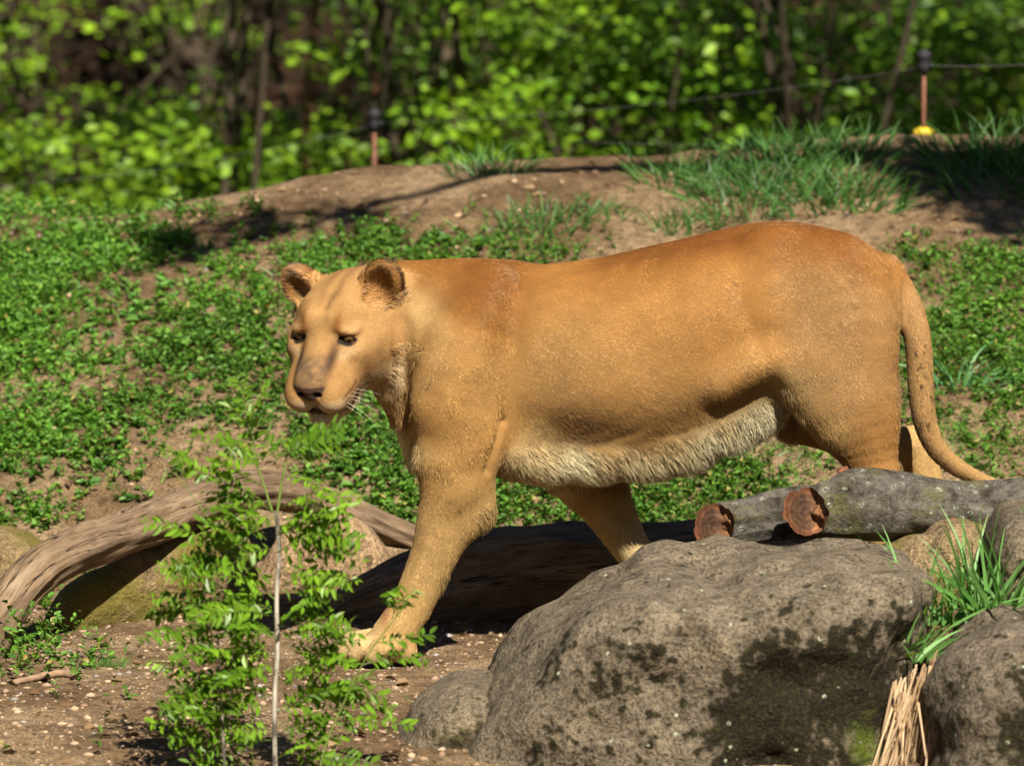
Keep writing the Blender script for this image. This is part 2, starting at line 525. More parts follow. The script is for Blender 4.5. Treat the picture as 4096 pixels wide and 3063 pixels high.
# hair flow in the photo plane: (px, py, Y, sigma, dx right, dy down, dY)
FLOW = [(1650, 1150, -.1, 130, 1, .25, -.1), (1750, 1400, -.15, 170, .45, .9, 0), (2000, 1100, -.1, 150, .9, .35, -.2), (1850, 1600, -.2, 200, .25, 1, 0),
        (1780, 1950, -.2, 150, .1, 1, 0), (1720, 2250, -.2, 150, .05, 1, 0), (1620, 2450, -.2, 110, -.3, 1, 0), (1450, 2600, -.2, 100, -.8, .7, 0),
        (1960, 2020, -.2, 70, .8, .8, 0), (2200, 1200, -.2, 200, .9, .5, -.1), (2250, 1500, -.2, 200, .75, .7, 0), (2600, 1100, -.2, 220, .95, .35, -.1),
        (2600, 1500, -.2, 220, .85, .55, 0), (2300, 1820, -.15, 130, .9, .6, 0), (2600, 1880, -.05, 110, .6, 1, 0), (2900, 1760, -.05, 110, .4, 1, 0),
        (2950, 1400, -.2, 180, .8, .6, 0), (3000, 1050, -.15, 180, .95, .35, -.1), (3300, 1000, -.1, 150, .95, .5, -.1), (3200, 1350, -.2, 180, .5, .85, 0),
        (3450, 1300, -.2, 150, .6, .9, 0), (3450, 1650, -.2, 150, .35, 1, 0), (3150, 1580, -.15, 80, .1, 1, 0), (3480, 1900, -.2, 130, .2, 1, 0), (3500, 2300, -.15, 200, 0, 1, 0),
        (3650, 1250, -.03, 80, .3, 1, 0), (3690, 1600, -.07, 90, .05, 1, 0), (3800, 1840, -.05, 90, .9, .6, 0), (2420, 2050, .12, 130, .4, 1, 0), (2550, 2230, .12, 90, .4, 1, 0),
        (3680, 1850, .13, 100, .4, 1, 0), (1640, 1800, 0, 110, -.3, 1, 0), (1600, 1600, 0, 100, .2, 1, 0)]

TAN = (.50, .268, .098)
OCH = (.330, .132, .026)
DUN = (.410, .222, .092)
PALE = (.66, .430, .205)
CREAM = (.84, .62, .37)
WHITE = (.93, .78, .53)
COLR = [(1750, 1080, -.1, 110, *OCH), (1950, 1120, -.1, 130, *OCH), (2000, 1290, -.2, 100, .36, .155, .034), (1880, 1220, -.15, 90, .36, .155, .034), (1700, 1280, -.15, 110, *PALE), (1680, 1450, -.15, 110, .58, .34, .14), (1850, 1450, -.2, 130, *TAN),
        (1800, 1700, -.2, 150, .50, .265, .095), (1680, 1800, -.15, 80, *PALE), (1635, 1820, -.05, 60, *WHITE), (1800, 1950, -.2, 110, .53, .30, .115), (1720, 2200, -.2, 150, .60, .37, .165),
        (1620, 2450, -.2, 110, .62, .385, .17), (1420, 2590, -.15, 90, .80, .56, .30), (1940, 2060, -.2, 70, .60, .38, .17), (2250, 1120, -.2, 150, .45, .20, .05), (2500, 1050, -.15, 130, *OCH), (2700, 1000, -.1, 120, .31, .12, .022),
        (2900, 930, -.1, 110, .31, .12, .022), (3050, 920, -.1, 100, .42, .18, .042), (2250, 1400, -.2, 180, *TAN), (2550, 1300, -.2, 180, .49, .238, .072), (2500, 1550, -.2, 150, .50, .26, .09), (2700, 1650, -.2, 130, .44, .235, .085),
        (2900, 1250, -.2, 180, .47, .22, .065), (2350, 1720, -.2, 90, .42, .22, .075), (2160, 1795, -.18, 60, .58, .36, .16), (2430, 1815, -.13, 60, .60, .38, .17), (2680, 1790, -.13, 55, .60, .38, .17), (2880, 1705, -.13, 50, .64, .43, .21), (2150, 1880, -.12, 80, *CREAM), (2300, 1880, -.12, 75, *WHITE), (2500, 1880, -.11, 70, .86, .68, .44), (2700, 1860, -.10, 75, *WHITE),
        (2900, 1770, -.10, 80, .95, .82, .60), (3060, 1690, -.08, 80, .95, .82, .60), (2200, 1900, .05, 90, *CREAM), (2700, 1850, .08, 90, *CREAM), (3000, 1480, -.2, 120, .48, .25, .085), (3130, 1550, -.18, 60, *PALE),
        (3220, 1600, -.18, 60, *PALE), (3330, 1000, -.1, 120, *OCH), (3500, 1050, -.1, 90, .45, .20, .055), (3300, 1250, -.2, 150, *DUN), (3480, 1300, -.2, 130, .46, .24, .095), (3400, 1550, -.2, 150, *DUN), (3520, 1700, -.2, 90, .42, .20, .062),
        (3320, 1760, -.2, 70, .60, .37, .16), (3440, 1800, -.2, 80, .45, .22, .07), (3480, 1950, -.2, 130, .47, .235, .08), (3500, 2400, -.15, 200, *PALE), (3650, 1300, -.05, 90, .49, .27, .115), (3690, 1600, -.07, 90, .50, .29, .125), (3820, 1860, -.05, 90, .55, .32, .14),
        (2360, 1950, .1, 80, .50, .27, .10), (2440, 2080, .1, 90, .66, .44, .21), (2540, 2180, .1, 80, *CREAM), (3650, 1800, .13, 90, .72, .45, .20), (3200, 1760, .12, 120, .56, .33, .14), (3150, 1650, .0, 90, *CREAM)]


def lion_colour(p):
    c = anchors(COLR, p + .014 * np.stack([fbm(p, 12, 2, 60 + i) for i in range(3)], 1), .72)
    c *= np.array((.915, .96, .86)) * (.88 * (1 + 0.14 * fbm(p, 8, 3, 5) + 0.09 * fbm(p, 45, 2, 9)))[:, None]
    px, py = proj(p)
    tp = np.interp(px, [1600, 2000, 2150, 2500, 2700, 2900, 3130, 3250, 3400, 3500, 3600], [1045, 1055, 1060, 1000, 950, 905, 870, 880, 920, 970, 1090])
    bk = sstep(190, 25, py - tp + 50 * fbm(p, 9, 2, 15)) * sstep(2150, 2500, px) * sstep(3560, 3300, px)
    c *= 1 - bk[:, None] * np.array((.24, .38, .52)) * .85
    sh = np.exp(-(((px - 1930 + .55 * (py - 1200)) / 190) ** 2 + ((py - 1180) / 170) ** 2)) * (px > 1640)     # dusky saddle over the shoulder blade
    c *= 1 - sh[:, None] * np.array((.18, .30, .45)) * .85
    q = hlocal(p)
    f, s_, u = q.T; a = np.abs(s_)
    inhead = sstep(-.13, -.08, f) * sstep(.24, .19, np.linalg.norm(q, axis=1)) * sstep(.19, .15, a)
    inhead = np.maximum(inhead, ((f > .10) & (np.linalg.norm(q, axis=1) < .34) & (u > -.19) & (a < .11)).astype(float))
    hc = np.tile(np.array((.485, .285, .108)), (len(p), 1)) * (1 + .12 * fbm(p, 30, 3, 66))[:, None]

    def put(w, col):
        hc[:] = hc * (1 - w[:, None]) + np.array(col) * w[:, None]
    g = lambda x, m, s: np.exp(-0.5 * ((x - m) / s) ** 2)
    put(.62 * g(a, .018 + .006 * fbm(p, 18, 2, 79), .009) * sstep(.0, .06, u + .03) * sstep(.125, .06, f), (.26, .13, .047))           # forehead lines
    put(.5 * sstep(.07, .10, a) * sstep(.03, -.02, u), (.58, .34, .14))                            # cheeks paler
    put(.85 * sstep(-.07, -.12, u) * sstep(.17, .10, f), (.66, .49, .28))                          # jaw, throat
    put(.95 * g(f, .085, .035) * g(a, .090, .028) * g(u, -.055, .030) * (.75 + .5 * fbm(p, 50, 2, 73)), (.17, .095, .04))
    put(.5 * sstep(.02, .06, f) * sstep(-.01, -.04, u) * sstep(-.10, -.08, u) * (.6 + .6 * fbm(p, 45, 3, 71)), (.32, .17, .06))               # dusky cheek patch
    put(.95 * g(f, .145, .04) * g(a, .038, .010) * g(u, -.025, .03), (.18, .08, .03))                 # groove shade along the bridge sides, put into the colour
    put(1.0 * g(a, .046, .0075) * g(u, .052, .018) * sstep(.05, .08, f), (.27, .105, .018))          # brow marks
    put(.9 * g(f, .125, .025) * g(a, .060, .018) * g(u, -.011, .007), (.80, .60, .36))
    put(.6 * g(a, .075, .022) * g(u, .030, .010) * sstep(.06, .09, f), (.66, .42, .19))              # pale under the eyes
    ee = np.sqrt(((f - .118) / .04) ** 2 + ((a - .064) / .0245) ** 2 + ((u - .0100 + .28 * (a - .064)) / .0078) ** 2)
    put(sstep(1.15, .85, ee), (.022, .014, .010))                                                  # dark eye rims
    put(1.0 * g(a, .041, .007) * g(u, -.010, .016) * sstep(.09, .105, f), (.07, .036, .02))        # tear mark
    put(.8 * sstep(.165, .205, f) * sstep(-.070, -.055, u) * sstep(.048, .034, a) * (.85 + .5 * fbm(p, 60, 3, 77)), (.17, .11, .068)) # worn muzzle top
    wid = .041 - .037 * np.clip((-.058 - u) / .042, 0, 1) ** .8
    put(.92 * sstep(.232, .238, f) * sstep(wid + .004, wid - .003, a) * sstep(-.104, -.098, u) * sstep(-.046, -.053, u), (.050, .030, .027))   # nose leather
    put(.7 * sstep(.236, .240, f) * np.exp(-((u + .060) / .004) ** 2) * sstep(.038, .030, a), (.30, .16, .13))
    put(sstep(.014, .009, np.sqrt((a - .023) ** 2 + ((u + .072) * 1.6) ** 2)) * sstep(.228, .234, f), (.010, .007, .006))
    put(.85 * sstep(.0045, .002, a) * sstep(-.094, -.098, u) * sstep(.20, .215, f), (.06, .035, .03))
    put(.8 * sstep(.15, .19, f) * sstep(-.080, -.102, u) * sstep(-.140, -.130, u), (.76, .58, .35))
    put(.7 * sstep(.21, .225, f) * sstep(.035, .02, a) * sstep(-.100, -.108, u), (.88, .80, .66))                        # upper lip
    for k in range(3):
        put(.85 * g(u + .25 * (f - .2), -.083 - .013 * k, .0036) * sstep(.035, .045, a) * sstep(.15, .165, f) * sstep(.235, .215, f), (.16, .075, .03))  # whisker rows
    put(.85 * g(u + .12 * (f - .2), -.134, .0060) * sstep(.09, .12, f), (.04, .02, .016))          # mouth line
    put(.9 * sstep(-.140, -.150, u) * sstep(.10, .14, f), WHITE)                                   # chin
    # ears
    e = np.stack((f + .018, a - .108, u - np.where(s_ > 0, .082, .060)), 1)
    er = np.linalg.norm(e / np.array((.05, .066, .074)), axis=1)
    ear = sstep(1.12, .95, er) * sstep(.03, .05, u)
    put(ear * .9, (.47, .235, .075))
    back = ear * sstep(-.018, -.035, f)
    put(back * .8, (.10, .06, .035))
    put(ear * sstep(.008, -.008, f) * sstep(.03, .0, np.abs(a - .12)) * sstep(.0, .03, f + .03) * .75, (.14, .075, .03))
    c = c * (1 - inhead[:, None]) + hc * inhead[:, None]
    # dark mud flecks on tail and belly, small scar on the wrist
    px, py = proj(p)
    fl = (fbm(p, 95, 2, 31) > .38) & (px > 3620) & (py > 1380) & (py < 1720) & (np.abs(px - 3700 - 15 * np.sin(py / 60)) < 34)
    c[fl] = c[fl] * .28
    fl = (fbm(p, 90, 2, 41) > .62) & (px > 2780) & (px < 3120) & (py > 1680) & (py < 1860)
    c[fl] = c[fl] * .35
    sc = np.exp(-(((px - 1540) / 16) ** 2 + ((py - 2455) / 45) ** 2)) * (p[:, 1] < -.05)
    c = c * (1 - .6 * sc[:, None]) + np.array((.25, .06, .045)) * .6 * sc[:, None]
    return np.clip(c, 0.004, .92)


def fur_length(p):
    px, py = proj(p)
    q = hlocal(p); f, s_, u = q.T; a = np.abs(s_)
    Ln = np.full(len(p), .0120)
    def rg(cx, cy, sx, sy, v, Ymin=-1):
        nonlocal Ln
        Ln = np.maximum(Ln, v * np.exp(-(((px - cx) / sx) ** 2 + ((py - cy) / sy) ** 2)) * (p[:, 1] > Ymin))
    for cx, cy in ((2150, 1880), (2350, 1890), (2550, 1880), (2750, 1840), (2950, 1760), (3080, 1700)):
        rg(cx, cy, 140, 95, .042)
    rg(3120, 1580, 90, 50, .026); rg(1640, 1820, 45, 70, .034); rg(1960, 2070, 70, 70, .028); rg(1780, 2330, 60, 160, .018)
    rg(1610, 1600, 50, 130, .032); rg(1580, 1520, 70, 80, .028); rg(3590, 1600, 18, 350, .018)
    head = (np.linalg.norm(q, axis=1) < .3) & (f > -.09)
    Ln = np.where(head, .0085, Ln)
    Ln = np.where(head & (f > .10) & (u > -.10), .0065, Ln)
    Ln = np.where(head & (f > .15) & (u > -.132) & (u < -.05), .0035, Ln)
    Ln = np.where(head & (f > .12) & (u < -.146), .018, Ln)
    Ln = np.where(head & (f < .05) & (u < -.06), .024, Ln)
    er = np.linalg.norm(np.stack((f + .018, a - .108, u - np.where(s_ > 0, .082, .060)), 1) / np.array((.05, .066, .074)), axis=1)
    Ln = np.where(head & (er < 1.1) & (u > .03), .018, Ln)
    ee = np.sqrt(((f - .118) / .03) ** 2 + ((a - .064) / .028) ** 2 + ((u - .010) / .018) ** 2)
    Ln = np.where(ee < 1.2, 0.002, Ln)
    Ln = np.where((f > .236) & (u < -.04) & (u > -.10) & (a < .04), .001, Ln)
    Ln = np.where(py > 2540, .010, Ln)
    return Ln


def skin_material(name):
    m, nt, b = new_mat(name)
    at = N(nt, "ShaderNodeAttribute", attribute_name="tint")
    n = noise(nt, 420, 3, .7, objcoord(nt, (1, 1, .5)))
    c = mixc(nt, 1.0, at.outputs["Color"], ramp(nt, n, [(.3, (.45, .42, .40)), (.7, (.80, .78, .75))]), 'MULTIPLY')
    nt.links.new(c, b.inputs["Base Color"])
    b.inputs["Roughness"].default_value = .75
    b.inputs["Specular IOR Level"].default_value = .2
    bump(nt, b, n, .5, .004)
    return m


def fur_material(name):
    m, nt, b = new_mat(name)
    nt.nodes.remove(b)
    at = N(nt, "ShaderNodeAttribute", attribute_name="tint")
    nm = N(nt, "ShaderNodeAttribute", attribute_name="skin_normal")
    d1 = N(nt, "ShaderNodeBsdfDiffuse")
    d2 = N(nt, "ShaderNodeBsdfDiffuse")
    gl = N(nt, "ShaderNodeBsdfGlossy"); gl.inputs["Roughness"].default_value = .5
    gl.inputs["Color"].default_value = (1, .9, .75, 1)
    nt.links.new(at.outputs["Color"], d1.inputs["Color"]); nt.links.new(at.outputs["Color"], d2.inputs["Color"])
    nt.links.new(nm.outputs["Vector"], d1.inputs["Normal"])
    mx = N(nt, "ShaderNodeMixShader"); mx.inputs[0].default_value = .35
    nt.links.new(d1.outputs[0], mx.inputs[1]); nt.links.new(d2.outputs[0], mx.inputs[2])
    m2 = N(nt, "ShaderNodeMixShader"); m2.inputs[0].default_value = .07
    nt.links.new(mx.outputs[0], m2.inputs[1]); nt.links.new(gl.outputs[0], m2.inputs[2])
    nt.links.new(m2.outputs[0], nt.nodes["Material Output"].inputs["Surface"])
    return m


def hair_object(name, pos, rad, tint, nrm, mat, parent):
    """pos (n, k, 3): strands as a Curves object"""
    n, k, _ = pos.shape
    hc = bpy.data.hair_curves.new(name)
    hc.add_curves([k] * n)
    hc.attributes["position"].data.foreach_set("vector", pos.astype(np.float32).ravel())
    ra = hc.attributes.get("radius") or hc.attributes.new("radius", 'FLOAT', 'POINT')
    ra.data.foreach_set("value", rad.astype(np.float32).ravel())
    ta = hc.attributes.new("tint", 'FLOAT_COLOR', 'CURVE')
    c = np.ones((n, 4), np.float32); c[:, :3] = tint
    ta.data.foreach_set("color", c.ravel())
    na = hc.attributes.new("skin_normal", 'FLOAT_VECTOR', 'CURVE')
    na.data.foreach_set("vector", nrm.astype(np.float32).ravel())
    hc.materials.append(mat)
    o = bpy.data.objects.new(name, hc)
    COL.objects.link(o); o.parent = parent
    return o


def build_lioness(h=0.0045, n_hair=330000):
    root = empty("lioness", (float(L(2600, 1500)[0]), 0, 0))
    bpy.context.view_layer.update()
    F = lion_field(h)
    V, Q = F.surface()
    # relax the skin a little
    nb = np.zeros_like(V); ct = np.zeros(len(V))
    for _ in range(2):
        nb[:] = 0; ct[:] = 0
        for i in range(4):
            a, b = Q[:, i], Q[:, (i + 1) % 4]
            for d in range(3):
                nb[:, d] += np.bincount(a, V[b, d], len(V)) + np.bincount(b, V[a, d], len(V))
            ct += np.bincount(a, minlength=len(V)) + np.bincount(b, minlength=len(V))
        V = V * .5 + .5 * nb / ct[:, None]
    # muscle and skin-fold relief
    fn = np.cross(V[Q[:, 2]] - V[Q[:, 0]], V[Q[:, 3]] - V[Q[:, 1]])
    vn = np.zeros_like(V)
    for i in range(4):
        for d in range(3):
            vn[:, d] += np.bincount(Q[:, i], fn[:, d], len(V))
    vn /= np.linalg.norm(vn, axis=1)[:, None] + 1e-12
    q = hlocal(V); head = np.linalg.norm(q, axis=1) < .30
    amp = np.where(head, .0008, np.where((proj(V)[0] > 3610) | (proj(V)[1] > 1950), .0008, .0016))
    V = V + vn * (amp * fbm(V * np.array([1, 1, .6]), 9, 3, 3, .4))[:, None]
    px, py = proj(V)
    folds = np.sin((py + .35 * px) / 11.0 + 2.2 * fbm(V, 14, 2, 8)) * np.exp(-(((px - 2600) / 330) ** 2 + ((py - 1745 - .0 * px) / 60) ** 2)) * (V[:, 1] < -.08)
    V = V + vn * (.0007 * folds)[:, None]
    # muscle edges and skin creases on the near side: (from, to, width px, height m, fade-in along the line)
    for x0, y0, x1, y1, wd, am, fade in ((2045, 1440, 2012, 1680, 20, -.006, 1), (2012, 1680, 1948, 1885, 15, -.012, 0), (2085, 1090, 2050, 1420, 42, -.0035, 0), (1965, 1120, 1870, 1420, 70, .003, 0),
                                         (3085, 1010, 3050, 1260, 60, .003, 0), (2955, 1160, 3075, 1490, 45, -.0045, 0), (3425, 1250, 3505, 1700, 42, -.0035, 0), (1895, 1480, 1955, 1760, 48, .005, 0),
                                         (1655, 1290, 1745, 1640, 50, -.004, 0), (1705, 2180, 1612, 2440, 20, .003, 0), (1770, 1600, 1760, 1860, 45, .004, 0), (1700, 1905, 1800, 1945, 26, -.0015, 0),
                                         (3330, 1500, 3300, 1640, 60, .004, 0), (1880, 1900, 1930, 1830, 26, -.003, 0), (3150, 1300, 3260, 1480, 60, .004, 0)):
        ex, ey = x1 - x0, y1 - y0
        t_ = ((px - x0) * ex + (py - y0) * ey) / (ex * ex + ey * ey); tc = np.clip(t_, 0, 1)
        dd = np.hypot(px - x0 - tc * ex, py - y0 - tc * ey)
        wt = tc if fade else 1.0
        V = V + vn * (am * wt * np.exp(-(dd / wd) ** 2) * ((V[:, 1] < -.06) & ~head))[:, None]
    bel = np.exp(-(((py - 1850 + .18 * np.maximum(px - 2600, 0)) / 70) ** 2)) * sstep(2000, 2150, px) * sstep(3150, 3050, px)
    V = V + vn * (.010 * bel * fbm(V, 13, 3, 88))[:, None]
    ribs = np.sin(px / 19.0 + py / 60.0) * np.exp(-(((px - 2560) / 150) ** 2 + ((py - 1090) / 60) ** 2)) * (V[:, 1] < -.05)
    V = V + vn * (.0022 * ribs)[:, None]
    col = lion_colour(V)
    off = np.array(root.location)
    body = mesh_obj("body", V - off, Q, skin_material("short_tawny_coat"), root, True, cols=col)
    # ---- fur: short strands lying along the body
    tri = np.linalg.norm(fn, axis=1) * .5
    vis = np.where(fn[:, 1] < 0.25 * np.linalg.norm(fn, axis=1), 1.0, .25)
    hq = hlocal(V[Q[:, 0]]); vis = vis * np.where((np.linalg.norm(hq, axis=1) < .30) & (hq[:, 0] > -.1), 2.6, 1.0)
    pr = tri * vis; pr /= pr.sum()
    fi = rng.choice(len(Q), n_hair, p=pr)
    a, b = rng.random((2, n_hair, 1))
    q4 = V[Q[fi]]; n4 = vn[Q[fi]]
    bil = lambda t: (t[:, 0] * (1 - a) + t[:, 1] * a) * (1 - b) + (t[:, 3] * (1 - a) + t[:, 2] * a) * b
    root_p, nn = bil(q4), bil(n4)
    nn /= np.linalg.norm(nn, axis=1)[:, None]
    fl = anchors(FLOW, root_p)
    fl = np.stack((fl[:, 0], fl[:, 2], -fl[:, 1]), 1)
    hq = hlocal(root_p)
    hr = np.linalg.norm(hq * np.array([1, 1, 1]), axis=1)
    hw = (sstep(.30, .20, hr) * sstep(-.13, -.06, hq[:, 0]))[:, None]
    hw = np.maximum(hw, ((hq[:, 0] > .1) & (hr < .34))[:, None])
    hflow = (-HF * 1.0)[None] + HS[None] * np.sign(hq[:, 1:2]) * .45 + HU[None] * np.where(hq[:, 2:3] < -.03, -.75, .15)
    chin = ((hq[:, 0] > .1) & (hq[:, 2] < -.14))[:, None]
    hflow = np.where(chin, -HU[None] * 1.0 + HF[None] * .1, hflow)
    ear = ((hq[:, 2] > .06) & (np.abs(hq[:, 1]) > .075) & (hq[:, 0] > -.08) & (hq[:, 0] < .05))[:, None]
    hflow = np.where(ear, HU[None] * .6 + HS[None] * np.sign(hq[:, 1:2]) * .9 + HF[None] * .3, hflow)
    fl = fl * (1 - hw) + hflow * hw
    fl += .12 * np.stack([fbm(root_p, 16, 2, 50 + i) for i in range(3)], 1)
    # neighbouring strands share a lock
    key = np.floor(root_p / .006).astype(np.int64)
    jit = np.stack([_hash(key[:, 0], key[:, 1], key[:, 2], 70 + i) - .5 for i in range(3)], 1)
    loose = np.where(fur_length(root_p) > .02, 2.6, 1.0)[:, None]
    fl += loose * .20 * jit + .13 * rng.standard_normal(fl.shape)
    fl -= nn * (fl * nn).sum(1)[:, None]
    fl /= np.linalg.norm(fl, axis=1)[:, None] + 1e-9
    Ln = fur_length(root_p) * rng.uniform(.6, 1.25, n_hair)
    lift = np.where(Ln > .018, .5, .15)[:, None] * rng.uniform(.5, 1.5, (n_hair, 1))
    k = 4
    t = np.linspace(0, 1, k)[None, :, None]
    d0 = fl + nn * lift
    d0 /= np.linalg.norm(d0, axis=1)[:, None]
    pos = root_p[:, None] - nn[:, None] * .001 + d0[:, None] * t * Ln[:, None, None]
    pos += (-nn[:, None] * .22 * lift[:, None] + np.array((0, 0, -.10))) * (t ** 2) * Ln[:, None, None]
    rad = (np.array([.00044, .00044, .00034, .00007])[None] * rng.uniform(.7, 1.2, (n_hair, 1)))
    tint = lion_colour(root_p) * (rng.uniform(.68, 1.36, (n_hair, 1)))
    # strands lie in narrow locks that run with the hair
    cc = np.round(root_p / .09) * .09; qq = root_p - cc
    fs = anchors(FLOW, cc); fs = np.stack((fs[:, 0], fs[:, 2], -fs[:, 1]), 1); fs /= np.linalg.norm(fs, axis=1)[:, None] + 1e-9
    qq = qq - .84 * fs * (qq * fs).sum(1)[:, None] + cc * 1.7
    tint *= (1 + .34 * fbm(qq, 260, 2, 91))[:, None]
    dark = rng.random(n_hair) < .12
    tint[dark] *= .45
    tint[rng.random(n_hair) < .06] *= 1.25
    keep = Ln > .0022
    hair_object("fur", (pos - off)[keep], rad[keep], np.clip(tint, 0, .95)[keep], nn[keep], fur_material("tawny_fur"), root)
    # ---- eyes
    em, nt, bs = new_mat("amber_eye")
    g = objcoord(nt)
    sx = N(nt, "ShaderNodeSeparateXYZ"); nt.links.new(g, sx.inputs[0])
    r = N(nt, "ShaderNodeVectorMath", operation='LENGTH')
    cb = N(nt, "ShaderNodeCombineXYZ"); nt.links.new(sx.outputs[1], cb.inputs[0]); nt.links.new(sx.outputs[2], cb.inputs[1])
    nt.links.new(cb.outputs[0], r.inputs[0])
    nt.links.new(ramp(nt, r.outputs["Value"], [(0.0, (.004, .004, .004)), (.0045, (.004, .004, .004)), (.0065, (.15, .075, .018)), (.0095, (.08, .038, .010)), (.0112, (.012, .008, .006))]), bs.inputs["Base Color"])
    bs.inputs["Roughness"].default_value = .3
    for f, s_, u in EYES:
        me = bpy.data.meshes.new("eye"); bm = bmesh.new()
        bmesh.ops.create_uvsphere(bm, u_segments=24, v_segments=16, radius=.0175); bm.to_mesh(me); bm.free()
        for p_ in me.polygons: p_.use_smooth = True
        me.materials.append(em)
        o = bpy.data.objects.new("eye", me); COL.objects.link(o); o.parent = root
        sg = 1 if s_ > 0 else -1
        fx = HF * .90 + HS * .40 * sg - HU * .16; fx /= np.linalg.norm(fx)
        fy = np.cross(HU, fx); fy /= np.linalg.norm(fy); fz = np.cross(fx, fy)
        Mx = Matrix((*[(*np.array((fx, fy, fz)).T[i], 0) for i in range(3)], (0, 0, 0, 1)))
        Mx.translation = Vector(H(f - .002, s_, u - .002) - off)
        o.matrix_local = Mx
    # ---- whiskers and chin bristles
    wp, wr = [], []
    for sg in (-1, 1):
        for i in range(8):
            row, c_ = i % 3, i // 3
            a0 = H(.215 - .016 * c_, .066 * sg, -.085 - .013 * row)
            d = HS * sg * 1.0 - HF * (.30 + .16 * c_) - HU * (.15 + .16 * row) + rng.normal(0, .07, 3)
            d /= np.linalg.norm(d); ln = rng.uniform(.06, .105)
            tt = np.linspace(0, 1, 8)[:, None]
            wp.append(a0 - d * .012 + d * tt * ln + np.array((0, 0, -1)) * .025 * tt ** 2); wr.append(np.linspace(.00026, .00007, 8))
    for i in range(26):
        a0 = H(rng.uniform(.15, .20), rng.uniform(-.032, .032), -.172)
        d = -HU + rng.normal(0, .22, 3); d /= np.linalg.norm(d); ln = rng.uniform(.02, .042)
        tt = np.linspace(0, 1, 8)[:, None]
        wp.append(a0 + d * tt * ln); wr.append(np.linspace(.0009, .0002, 8))
    wp = np.array(wp) - off
    hair_object("whiskers", wp, np.array(wr), np.tile(np.array((.88, .84, .76)), (len(wp), 1)), np.tile(np.array((0, -.8, .6)), (len(wp), 1)), bpy.data.materials["tawny_fur"], root)
    tag(root, "tawny lioness walking with lowered head past a boulder and logs", "lioness")
    return root
# ================================================================ terrain
RIDGE = np.array([(-1500, 900), (0, 868), (417, 852), (972, 770), (1519, 688), (2048, 655), (2696, 632), (3530, 585), (3990, 555), (5600, 500)], float)


def _ridge(X):
    Y = 3.4
    xs = np.array([P(a, b, Y)[0] for a, b in RIDGE]); zs = np.array([P(a, b, Y)[2] for a, b in RIDGE])
    return np.interp(X, xs, zs)


def ground_z(X, Y, fine=True):
    X, Y = np.asarray(X, float), np.asarray(Y, float)
    zr = _ridge(X)
    t = np.clip((Y - .95) / (3.4 - .95), 0, 1)
    z = zr * (1 - (1 - t) ** 1.25) * sstep(-.02, .25, t) + 0 * X
    over = np.maximum(Y - 3.4, 0)
    z = z - .22 * over * sstep(0, .6, over) + (.22 + .62) * np.maximum(Y - 12.2, 0) * sstep(12.2, 13.6, Y)
    p = np.stack((X, Y, 0 * X), -1)
    amp = .012 + .010 * sstep(.8, 1.6, Y) + .05 * sstep(5, 8, Y)
    z = z + amp * fbm(p, 1.7, 3, 101) * (sstep(.3, 1.6, np.abs(Y - .1)) * .8 + .2)
    if fine: z = z + .005 * fbm(p, 14, 3, 131)
    return z


_YS = np.concatenate((np.linspace(-3.5, 5, 900), np.linspace(5.02, 32, 500)))


def G(px, py):
    """where the line of sight of a photo pixel meets the ground"""
    dx, _, dz = ray(px, py)
    t = _YS - CAM_Y
    zz = CAM_Z + dz * t - ground_z(dx * t, _YS)
    i = int(np.argmax(zz < 0)) if (zz < 0).any() else len(zz) - 1
    i = max(i, 1)
    a = zz[i - 1] / (zz[i - 1] - zz[i] + 1e-12)
    Y = _YS[i - 1] + a * (_YS[i] - _YS[i - 1])
    X = dx * (Y - CAM_Y)
    return np.array((X, Y, float(ground_z(X, Y))))


